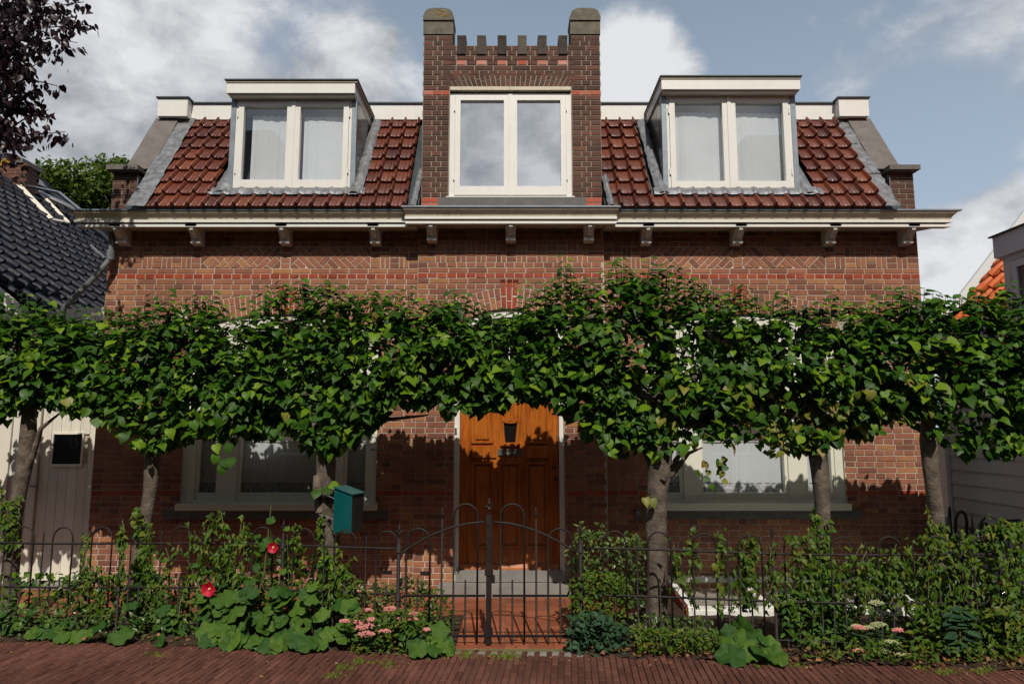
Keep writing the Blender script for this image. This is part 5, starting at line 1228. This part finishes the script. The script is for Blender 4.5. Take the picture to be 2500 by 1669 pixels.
# leafy masses: bindweed, ivy and shrubs
def leafy(name, label, cat, paths, n, shapes, m, sz, spread, group=None, stem=True, hang=False, extra=None):
    """paths: world polylines; leaves scattered around them; leaves are too many to count -> stuff part"""
    t = thing(name, label, cat, group); st = MB(); lv = MB()
    for path in paths:
        path = [Vector(p) for p in path]
        if stem: st.tube(path, [.004] * len(path), 4)
        L_ = [(path[i + 1] - path[i]).length for i in range(len(path) - 1)]; tot = sum(L_)
        for k in range(max(3, int(n * tot))):
            d = R.random() * tot; i = 0
            while i < len(L_) - 1 and d > L_[i]: d -= L_[i]; i += 1
            p = path[i].lerp(path[i + 1], d / max(L_[i], 1e-6)) + Vector((R.gauss(0, spread), R.gauss(-.01, spread * .6), R.gauss(0, spread)))
            if p.z < .015: p.z = .015 + R.uniform(0, .03)
            v = R.choice(shapes); lv.inst(v[0], v[1], orient(p, (R.gauss(0, .6), -.4 + R.gauss(0, .4), -.7 + R.gauss(0, .4)), (R.gauss(0, .4), -.6 + R.gauss(0, .3), .65), R.uniform(*sz)))
    if stem: st.build('stem', 'twig', t, kind='stuff')
    lv.build('leaf', m, t, smooth=True, kind='stuff'); return t
def vpath(px, py0, py1, Y, wob=8, n=6): return [at(px + R.uniform(-wob, wob), py0 + (py1 - py0) * i / n, Y + R.uniform(-.02, .02)) for i in range(n + 1)]
V = 'bindweed climbing the fence'
for px, a, c, nn, w_, lab in ((300, 1270, 1430, 70, 6, 'yellow green bindweed strand on the fence bars before the plank door'), (105, 1440, 1520, 60, 8, 'short bindweed strand low on the fence at the far left'), (210, 1290, 1400, 70, 6, 'bindweed strand on the hoop beside the brick corner'),
                          (235, 1380, 1520, 120, 22, 'leafy bindweed tangle low on the fence before the corner of the brick house'), (395, 1330, 1540, 110, 25, 'bindweed tangle round the base of the second tree'),
                          (520, 1245, 1500, 90, 18, 'bindweed strand hanging on the fence hoop under the left window'), (470, 1290, 1500, 50, 10, 'thin bindweed strand left of the crimson flower'), (575, 1270, 1440, 90, 22, 'bindweed around the taller hollyhock stalk'),
                          (720, 1265, 1330, 60, 8, 'bindweed runner hanging from the hoop right of the tall hollyhock flower'),
                          (830, 1360, 1500, 100, 20, 'golden green climber on the fence beside the mailbox tree')):
    leafy('bindweed', lab, 'climber', [vpath(px + o, a + R.uniform(0, 20), c, FYp(px) - .015, w_) for o in ((-w_ / 2, w_ / 2) if w_ < 12 else (-w_, 0, w_))], nn * .6, ARROW, 'vine', (.035, .06), .012 + w_ * .0008, V)
# vine-clad trunks
for (px, a, c, lab, k) in ((357, 1240, 1530, 'ivy like climber up the second tree trunk', 130), (803, 1250, 1480, 'climber with yellow green leaves up the mailbox tree trunk', 90), (2012, 1240, 1520, 'climber covering the slim trunk before the right window', 150), (2283, 1230, 1330, 'dry climber on the patchy corner tree trunk', 60), (25, 1170, 1340, 'leafy shoots round the leftmost tree trunk', 120)):
    leafy('climber', lab, 'climber', [vpath(px - 18, a, c, atT(px, c).y - .10, 10), vpath(px + 14, a + 40, c, atT(px, c).y - .10, 10), vpath(px, a + 90, c, atT(px, c).y - .12, 10)], k, ARROW + [HEART[0]], 'vine', (.04, .065), .02, 'climbers on the tree trunks')
# right-hand fence, heavily overgrown
for i, (px, a, c, nn, w_) in enumerate(((1555 + 95, 1320, 1450, 60, 10), (1690, 1300, 1480, 60, 8), (1760, 1290, 1500, 70, 10), (1822, 1300, 1480, 130, 16), (1880, 1330, 1480, 55, 10), (1955, 1300, 1500, 120, 22), (2075, 1330, 1500, 120, 30), (2150, 1340, 1480, 140, 30), (2215, 1320, 1480, 140, 26), (2300, 1310, 1520, 150, 30), (2370, 1310, 1540, 160, 32), (2440, 1300, 1560, 170, 34), (2500, 1290, 1580, 170, 30))):
    labs = ['thin bindweed strand on the fence just right of the thick tree trunk', 'orange tinged bindweed strand before the left pane of the cellar light', 'bindweed strand with an orange leaf, before the rafter of the cellar light', 'dense bindweed column before the middle pane of the cellar light', 'sparse bindweed strand right of the dense column', 'bindweed at the foot of the slim climber clad tree',
            'bindweed mass under the right end of the right window', 'bindweed mass left of the pale sedum', 'bindweed mass above the pale sedum flowers', 'bindweed mass round the corner tree', 'bindweed mass before the bicycle handlebar', 'bindweed mass under the magenta flowers', 'bindweed mass at the right edge of the photo']
    Yv = FYp(px) + .0; leafy('bindweed', labs[i], 'climber', [vpath(px + o, a + R.uniform(0, 40), c, Yv + R.uniform(-.05, .15), w_ * .6) for o in ((-w_ / 2, w_ / 2) if w_ < 14 else (-w_, -w_ / 2, w_ / 2, w_))], nn * (.52 if px > 1900 else .8), ARROW + [ARROW[0]] * 2 + [HEART[1]], 'vine', (.035, .062), .014 + w_ * .0009, V)
# top of hedge right
leafy('bindweed', 'bindweed garland lying along the fence top before the bicycle', 'climber', [[at(2260, 1310, -2.0), at(2330, 1318, -2.05), at(2400, 1330, -2.05), at(2450, 1300, -2.1), at(2500, 1290, -2.1)], [at(2400, 1300, -2.1), at(2440, 1285, -2.1), at(2480, 1280, -2.1)]], 330, ARROW, 'vine', (.035, .06), .035, V)
# shrub right of the gate
def shrub(name, label, regs, m, shapes, sz, Y, dens, stems=()):
    t = thing(name, label, 'shrub'); lv = MB(); st = MB()
    for poly, n in regs:
        for (x, y_) in scatter(poly, n):
            p = at(x, y_, Y + R.uniform(-.14, .14)); p.z = max(p.z, .02); v = R.choice(shapes)
            lv.inst(v[0], v[1], orient(p, (R.gauss(0, .7), -.35 + R.gauss(0, .4), R.gauss(-.1, .5)), (R.gauss(0, .4), -.5, .75), R.uniform(*sz)))
    for path in stems: st.tube([at(*q) for q in path], [.007, .005, .003][:len(path)], 5)
    if st.v: st.build('stem', 'twig', t)
    lv.build('leaf', m, t, smooth=True, kind='stuff')
shrub('evergreen_shrub', 'upright glossy evergreen shrub right of the garden gate', [([(1385, 1340), (1420, 1290), (1450, 1300), (1500, 1310), (1560, 1300), (1575, 1340), (1570, 1480), (1400, 1490)], 900), ([(1405, 1280), (1430, 1272), (1440, 1310), (1410, 1330)], 40), ([(1460, 1275), (1480, 1270), (1478, 1310), (1455, 1310)], 26)], 'holly', OVAL, (.035, .06), -1.55, 1, [[(1440, 1480, -1.55), (1432, 1380, -1.55), (1415, 1282, -1.6)], [(1470, 1480, -1.55), (1465, 1380, -1.55), (1470, 1275, -1.6)]])
shrub('spindle_shrub', 'variegated yellow green shrub at the fence right of the gate', [([(1385, 1420), (1430, 1390), (1500, 1395), (1540, 1430), (1520, 1520), (1420, 1530), (1390, 1480)], 700)], 'vine', OVAL, (.03, .05), -1.80, 1)
shrub('columbine', 'blue green columbine leaves at the pavement edge right of the gate', [([(1395, 1500), (1460, 1490), (1530, 1520), (1540, 1590), (1470, 1600), (1410, 1600), (1385, 1560)], 420)], 'blue', OVAL + [HEART[5], HEART[0]], (.03, .062), -1.98, 1)
shrub('low_shrub', 'low bright leafed plants before the left end of the cellar light', [([(1540, 1490), (1620, 1500), (1740, 1510), (1760, 1560), (1600, 1565), (1540, 1545)], 420)], 'holly', OVAL, (.03, .055), -1.80, 1)
shrub('low_shrub', 'low leafy plants behind the fence between the burdock and the slim tree', [([(1900, 1440), (2000, 1450), (2090, 1470), (2080, 1560), (1960, 1575), (1900, 1540)], 520)], 'mallow', OVAL + ARROW, (.04, .075), -1.9, 1)
shrub('ground_ivy', 'ivy and small plants between the fence and the mallow at left', [([(170, 1400), (300, 1390), (330, 1500), (300, 1560), (150, 1545), (120, 1480)], 520), ([(330, 1440), (470, 1420), (480, 1560), (350, 1560)], 420)], 'holly', OVAL + ARROW, (.03, .055), -1.45, 1)
shrub('box_hedge', 'small leafed bushes behind the fence left of the gate', [([(850, 1430), (900, 1415), (960, 1425), (1000, 1400), (1060, 1430), (1075, 1500), (1060, 1570), (940, 1560), (860, 1560)], 900)], 'holly', OVAL, (.03, .055), -1.62, 1)
shrub('nasturtium_patch', 'leafy undergrowth behind the sprawling hollyhock', [([(540, 1400), (700, 1410), (860, 1440), (860, 1540), (560, 1540)], 620)], 'vine', OVAL + ARROW, (.04, .07), -1.55, 1)
shrub('leafy_border', 'leafy border plants at the foot of the fence before the corner tree', [([(2200, 1470), (2330, 1480), (2500, 1500), (2500, 1600), (2350, 1600), (2230, 1570)], 480)], 'vine', OVAL + ARROW, (.035, .07), -2.1, 1)
for nm, lab, poly, n_, m_, sh_, sz_, y_ in (
    ('border_plant', 'low mixed greenery along the pavement edge at the far left', [(0, 1470), (130, 1480), (260, 1500), (470, 1500), (480, 1575), (300, 1580), (120, 1572), (0, 1555)], 520, 'holly', ARROW + OVAL, (.025, .055), -1.62),
    ('border_plant', 'dark leafy tangle behind the mallow leaves at left', [(0, 1400), (480, 1400), (490, 1540), (0, 1530)], 700, 'leaf', ARROW + OVAL + HEART, (.03, .065), -1.38),
    ('border_plant', 'dark tangle of stems and leaves behind the crimson flowers', [(480, 1360), (620, 1300), (740, 1330), (870, 1400), (870, 1540), (480, 1560)], 1000, 'leaf', ARROW + OVAL + HEART, (.035, .07), -1.52),
    ('border_plant', 'yellow green weeds between the sedum and the gate', [(840, 1500), (1010, 1480), (1060, 1520), (1060, 1600), (950, 1605), (850, 1595)], 520, 'vine', OVAL + ARROW, (.03, .055), -1.96),
    ('border_plant', 'low weeds along the pavement edge before the cellar light', [(1540, 1530), (1760, 1535), (1780, 1590), (1560, 1590)], 420, 'vine', OVAL + ARROW, (.025, .05), -2.08),
    ('border_plant', 'dark undergrowth behind the right fence', [(1880, 1380), (2200, 1370), (2500, 1360), (2500, 1560), (1900, 1560)], 900, 'leaf', ARROW + OVAL + HEART, (.03, .06), -1.85),
    ('border_plant', 'mixed weeds along the pavement edge under the pale sedum', [(1930, 1540), (2180, 1560), (2500, 1570), (2500, 1612), (2200, 1610), (1960, 1600)], 420, 'vine', OVAL + ARROW, (.025, .055), -2.26)):
    shrub(nm, lab, [(poly, n_)], m_, sh_, sz_, y_, 1)
shrub('border_plant', 'small weeds at the left edge of the terracotta path behind the gate', [([(1020, 1430), (1090, 1440), (1112, 1500), (1105, 1570), (1040, 1580)], 260)], 'vine', OVAL + ARROW, (.025, .05), -1.55, 1)
# long-leafed weed at right
t = thing('willowherb', 'upright weed with long narrow leaves at the pavement edge, before the corner tree', 'weed'); b = MB(); st = MB()
for k in range(30):
    p = at(2340 + R.uniform(-20, 20), 1490 + k * 3.6, -2.25); s = 1 if k % 2 else -1; b.inst(*OVAL[1], orient(p, (s * 1.0, R.uniform(-.6, 0), R.uniform(-.4, .5)), (0, -.5, .8), R.uniform(.08, .13)))
st.tube([at(2345, 1590, -2.25), at(2342, 1490, -2.25)], [.006, .003], 5); st.build('stem', 'twig', t); b.build('leaf', 'blue', t, smooth=True, kind='stuff')
# sedum
def sedum(label, heads, leaves, m):
    t = thing('sedum', label, 'flower'); st = MB(); lv = MB()
    for (px, py, r, Y) in heads:
        p = at(px, py, Y); r *= 1.35; b = MB()
        for k in range(120):
            a, q = R.uniform(0, 6.28), math.sqrt(R.random()) * r; h = .35 * math.sqrt(max(0, r * r - q * q)) + R.uniform(-.006, .008); c = p + Vector((q * math.cos(a), q * math.sin(a) * .6, h)); s = R.uniform(.004, .008)
            b.add([c + Vector(v) * s for v in ((1, 0, 0), (-1, 0, 0), (0, 1, 0), (0, -1, 0), (0, 0, 1), (0, 0, -1))], [(0, 2, 4), (2, 1, 4), (1, 3, 4), (3, 0, 4), (2, 0, 5), (1, 2, 5), (3, 1, 5), (0, 3, 5)])
        b.build('flower_head', m, t); base_ = Vector((p.x + R.uniform(-.05, .05), Y + .1, .02)); st.tube([base_, p], [.006, .004], 5)
        for k in range(9):
            q = base_.lerp(p, .15 + .08 * k); lv.inst(*OVAL[k % 3], orient(q, (R.gauss(0, 1), -.5, .3), (0, -.4, .9), R.uniform(.04, .07)))
    st.build('stem', 'twig', t); lv.build('leaf', 'blue', t, smooth=True, kind='stuff')
sedum('clump of dusty pink sedum heads at the fence left of the gate', [(893, 1532, .055, -2.05), (884, 1522, .035, -2.02), (870, 1520, .03, -2.02), (940, 1542, .035, -2.05), (907, 1515, .035, -2.0), (895, 1550, .05, -2.1), (953, 1488, .042, -1.95), (1008, 1500, .036, -1.95), (1005, 1513, .036, -1.97), (975, 1513, .02, -1.95), (842, 1518, .032, -2.0), (900, 1490, .022, -1.95), (1040, 1538, .024, -2.05), (882, 1535, .035, -2.06)], 0, 'sedum')
sedum('pale green sedum heads with one pink among them, right of the slim tree', [(2140, 1475, .045, -2.1), (2145, 1528, .05, -2.15), (2155, 1592, .045, -2.2), (2200, 1600, .03, -2.2), (2120, 1535, .035, -2.15), (2175, 1570, .04, -2.2), (2090, 1530, .03, -2.1)], 0, 'palesed')
sedum('two rusty pink sedum heads between the pale green ones', [(2098, 1533, .034, -2.18), (2193, 1540, .032, -2.18), (2095, 1590, .03, -2.22)], 0, 'sedum')
# litter
t = MB()
for k in range(900):
    x = R.uniform(-4.6, 4.8); 
    if -.6 < x < .62 and R.random() < .9: continue
    if x < .6 and R.random() < .6: continue
    y_ = PE(x) + R.uniform(-.03, .35); v = R.choice(HEART + OVAL); t.inst(v[0], v[1], orient((x, y_, .02 + R.uniform(0, .03)), (R.gauss(0, 1), R.gauss(0, 1), R.gauss(0, .2)), (R.gauss(0, .4), R.gauss(-.2, .4), 1), R.uniform(.02, .055)))
for k in range(260):
    x = R.uniform(-4.3, 4.4); y_ = PE(x) - abs(R.gauss(0, .16)); v = R.choice(HEART + OVAL); t.inst(v[0], v[1], orient((x, y_, .012), (R.gauss(0, 1), R.gauss(0, 1), R.gauss(0, .1)), (R.gauss(0, .3), R.gauss(-.2, .3), 1), R.uniform(.008, .03)))
t.build('leaf_litter', 'dead', smooth=True, kind='stuff', label='brown dead leaves scattered over the soil along the pavement edge', cat='leaf litter')
for (px, py, s, m, lab) in ((2302, 1604, .10, 'gold', 'golden fallen leaf at the pavement edge before the corner tree'), (1996, 1606, .075, 'gold', 'pale tan curled leaf on the pavement edge right of the burdock'), (635, 1650, .035, 'dead', 'small dry leaf lying on the paving below the hollyhock'), (1845, 1625, .06, 'vine', 'torn green leaf on the paving beside the burdock')):
    p = gr(px, py, .02); b = MB(); b.add(*HEART[1]); o = b.build('fallen_leaf', m, smooth=True, label=lab, cat='leaf', mtx=orient(p, (1, .3, .05), (0, -.3, 1), s))
b = MB()
for k in range(700):
    cx_, cy_ = R.choice([(840, 1630), (880, 1615), (1060, 1600), (1245, 1602), (1215, 1601), (380, 1600), (2300, 1640), (2400, 1638), (1950, 1625), (810, 1650), (1140, 1598), (2250, 1630), (2450, 1625), (950, 1620)]); p = gr(cx_ + R.gauss(0, 16), cy_ + R.gauss(0, 4), .004)
    s = R.uniform(.004, .012); b.add([p + Vector((-s, 0, 0)), p + Vector((s, 0, 0)), p + Vector((R.uniform(-s, s), R.uniform(-s, s), s * 2))], [(0, 1, 2)])
b.build('moss', 'moss', kind='stuff', label='moss and grass tufts in the pavement joints', cat='moss')
# ================================================================== BICYCLE (behind the right fence)
bi = thing('bicycle', 'black city bicycle parked behind the overgrown fence at right', 'bicycle')
BY = -1.0; q = lambda px, py, d=0: at(px, py, BY + d)
b = MB(); b.tube([q(2300, 1288), q(2340, 1286), q(2372, 1290), q(2392, 1300, -.1), q(2404, 1292, -.25)], .011, 7); b.build('handlebar', 'steel', bi, smooth=True)
for a, c in (((2296, 1288), (2312, 1287)), ((2395, 1292), (2408, 1297))): b = MB(); b.tube([q(*a), q(*c)], .02, 8); b.build('grip', 'dark', bi, smooth=True)
b = MB(); b.tube([q(2372, 1290), q(2374, 1340), q(2385, 1470)], .016, 8); b.tube([q(2374, 1350), q(2440, 1470)], .016, 8); b.tube([q(2378, 1400), q(2440, 1470)], .014, 8); b.tube([q(2440, 1470), q(2455, 1330)], .015, 8); b.build('frame', 'dark', bi, smooth=True)
b = MB(); b.box(-.12, .12, -.07, .07, -.03, .03, Matrix.Translation(q(2458, 1290))); b.tube([q(2425, 1292), q(2445, 1284), q(2490, 1284)], [.03, .06, .07], 8); b.build('saddle', 'dark', bi, smooth=True)
for cx_ in (2385, 2500):
    c = q(cx_, 1480); b = MB(); b.tube([c + Vector((.33 * math.cos(a), 0, .33 * math.sin(a))) for a in [2 * math.pi * k / 32 for k in range(33)]], .017, 7, cap=False); wh = b.build('wheel', 'dark', bi, smooth=True)
    b = MB()
    for k in range(14): a = 2 * math.pi * k / 14; b.tube([c, c + Vector((.32 * math.cos(a), 0, .32 * math.sin(a)))], .0015, 3)
    b.build('spoke', 'steel', wh)
b = MB(); b.box(-.035, .035, -.02, .02, -.02, .02, Matrix.Translation(q(2450, 1424, -.4))); b.build('rear_light', 'redlight', bi)
rk = thing('bicycle_rack', 'black tubular hoops standing in front of the boarded wall by the bicycle', 'rack')
for a, c, t_ in ((2333, 2360, 1248), (2392, 2417, 1277)):
    b = MB(); Y = -1.15; m_ = (a + c) / 2; b.tube([at(a, 1460, Y), at(a, t_ + 26, Y)] + [at(m_ - (c - a) / 2 * math.cos(math.pi * k / 8), t_ + 26 - 26 * math.sin(math.pi * k / 8), Y) for k in range(1, 8)] + [at(c, t_ + 26, Y), at(c, 1460, Y)], .014, 8); b.build('hoop', 'dark', rk, smooth=True)
b = MB(); b.tube([at(2318, 1460, -1.15), at(2318, 1300, -1.15), at(2318, 1235, -1.15)], [.026, .024, .012], 8); b.build('post', 'dark', rk, smooth=True)
b = MB(); b.tube([at(2374, 1460, -1.2), at(2375, 1300, -1.2), at(2372, 1252, -1.2)], [.012, .012, .003], 7); b.tube([at(2385, 1330, -1.2), at(2388, 1290, -1.2), at(2398, 1268, -1.2), at(2405, 1264, -1.2)], [.014, .014, .012, .01], 7); b.build('spike', 'dark', rk, smooth=True)
t = thing('magenta_flower', 'magenta flowers among the bindweed in front of the bicycle', 'flower')
for (px, py) in ((2415, 1303), (2428, 1312), (2408, 1315), (2480, 1308), (2428, 1348), (2434, 1352), (2418, 1354), (2441, 1350), (2422, 1306)): flower(px, py, -2.0, .018, 'magenta')(t)
b = MB(); b.tube([at(2425, 1400, -1.98), at(2425, 1352, -1.99), at(2420, 1305, -1.99)], .003, 4); b.build('stem', 'twig', t)
t = thing('red_flower', 'small vermilion flowers low in the hedge at right', 'flower')
for (px, py) in ((2446, 1424), (2458, 1427), (2440, 1421)): flower(px, py, -2.14, .02, 'redlight')(t)
b = MB(); b.tube([at(2450, 1480, -2.1), at(2450, 1425, -2.12)], .003, 4); b.build('stem', 'twig', t)
# ================================================================== PURPLE TREE, upper left
pt = thing('purple_tree', 'dark purple leaved tree reaching in at the upper left corner', 'tree')
b = MB(); b.tube([(-5.9, -1.7, 0), (-5.85, -1.7, 2), (-5.8, -1.65, 4), (-5.7, -1.6, 6.5)], [.14, .12, .10, .05], 10); b.build('trunk', 'bark', pt, smooth=True)
brs = [[(-150, 420), (-20, 330), (60, 330), (160, 322)], [(-150, 420), (-40, 300), (30, 320), (78, 350)], [(-160, 400), (-30, 230), (60, 190), (140, 210)], [(-160, 380), (-20, 180), (70, 130), (150, 130)], [(-160, 360), (-10, 130), (90, 70), (200, 60), (235, 68)], [(-160, 330), (0, 90), (100, 20), (205, 5)], [(-160, 300), (0, 40), (60, -30), (150, -40)], [(-160, 420), (-40, 380), (20, 375), (50, 385)],
       [(-160, 400), (-20, 270), (60, 250), (110, 265)], [(-150, 350), (0, 160), (50, 100), (130, 95), (190, 105)], [(-160, 340), (-10, 60), (40, 10), (120, 10)], [(-160, 390), (-10, 250), (50, 180), (100, 150)], [(-160, 330), (10, 20), (70, 0), (100, -20)], [(-160, 380), (0, 330), (60, 290), (118, 268)], [(-100, 300), (-20, 200), (20, 150), (60, 60)], [(-100, 380), (-20, 300), (20, 240), (90, 220)], [(-60, 200), (10, 90), (60, 40), (150, 40), (175, 30)]]
lv = MB(); plist = []
for ib, br in enumerate(brs):
    Y = -1.45 + R.uniform(-.35, .35); path = [at(x, y_, Y + R.uniform(-.08, .08)) for x, y_ in br]; b = MB(); b.tube(path, [.022, .012, .007, .004, .003][:len(path)], 5); b.build('branch', 'purple', pt, smooth=True)
    for i in range(len(path) - 1):
        L_ = (path[i + 1] - path[i]).length; nn = int(L_ * (185 if i < 2 else 110))
        for k in range(nn):
            p = path[i].lerp(path[i + 1], R.random()) + Vector((R.gauss(0, .035 if i > 1 else .085), R.gauss(0, .06), R.gauss(-.02, .035 if i > 1 else .09))); plist.append((p, orient(p, (R.gauss(0, .5), R.gauss(0, .4), -.9), (R.gauss(0, 1), -1, R.gauss(0, .5)), R.uniform(.05, .085))))
R.shuffle(plist); pm = [lm_mesh(v, 'leaf', 'purple') for v in (OVAL[0], HEART[2], OVAL[2])]
inview = [q for q in plist if q[0].x > -4.65]; outv = [q for q in plist if q[0].x <= -4.65]
for k, (p, m) in enumerate(inview[:300]): put('leaf', pm[k % 3], pt, mtx=m)
for k, (p, m) in enumerate(inview[300:] + outv): v = (OVAL[0], HEART[2], OVAL[2])[k % 3]; lv.inst(v[0], v[1], m)
lv.build('leaf', 'purple', pt, smooth=True, kind='stuff')
# ================================================================== TREES BEHIND
def fartree(label, poly, n, Y, sz, trunkpx):
    t = thing('broadleaf_tree', label, 'tree', 'green trees beyond the roofs')
    b = MB(); r0 = at(trunkpx, 500, Y); b.tube([(r0.x, Y, 0), (r0.x + .1, Y, r0.z - 1), (r0.x, Y, r0.z + .3)], [.4, .3, .15], 8)
    lv = MB(); cs = [(c, Y + R.uniform(-1, 1), R.uniform(.35, .7)) for c in scatter(poly, 20)]
    for c, yy, rr in cs: b.tube([(r0.x, Y, r0.z - 1), ((r0.x + at(*c, yy).x) / 2, Y, r0.z - .3), at(*c, yy)], [.12, .06, .02], 5)
    b.build('trunk', 'bark', t, smooth=True)
    for k in range(n):
        if R.random() < .8:
            c, yy, rr = R.choice(cs); d = Vector((R.gauss(0, 1), R.gauss(0, 1), R.gauss(0, 1))).normalized() * rr * R.uniform(.5, 1.05); p = at(*c, yy) + d
        else: c = scatter(poly, 1)[0]; p = at(*c, Y + R.uniform(-1.2, 1.2))
        v = R.choice(OVAL + [HEART[0]]); lv.inst(v[0], v[1], orient(p, (R.gauss(0, 1), R.gauss(0, 1), -.6), (R.gauss(0, .6), -.4, 1), R.uniform(*sz)))
    lv.build('crown', 'far', t, smooth=True, kind='stuff')
fartree('rounder green tree beyond the roofs, against the left chimney pier', [(195, 440), (240, 400), (300, 380), (330, 400), (330, 530), (200, 540)], 5200, 10, (.10, .17), 270)
fartree('lower green tree beyond the black roof, left of the rounder one', [(70, 430), (110, 415), (150, 410), (190, 440), (200, 530), (110, 500)], 4200, 9.3, (.10, .17), 150)
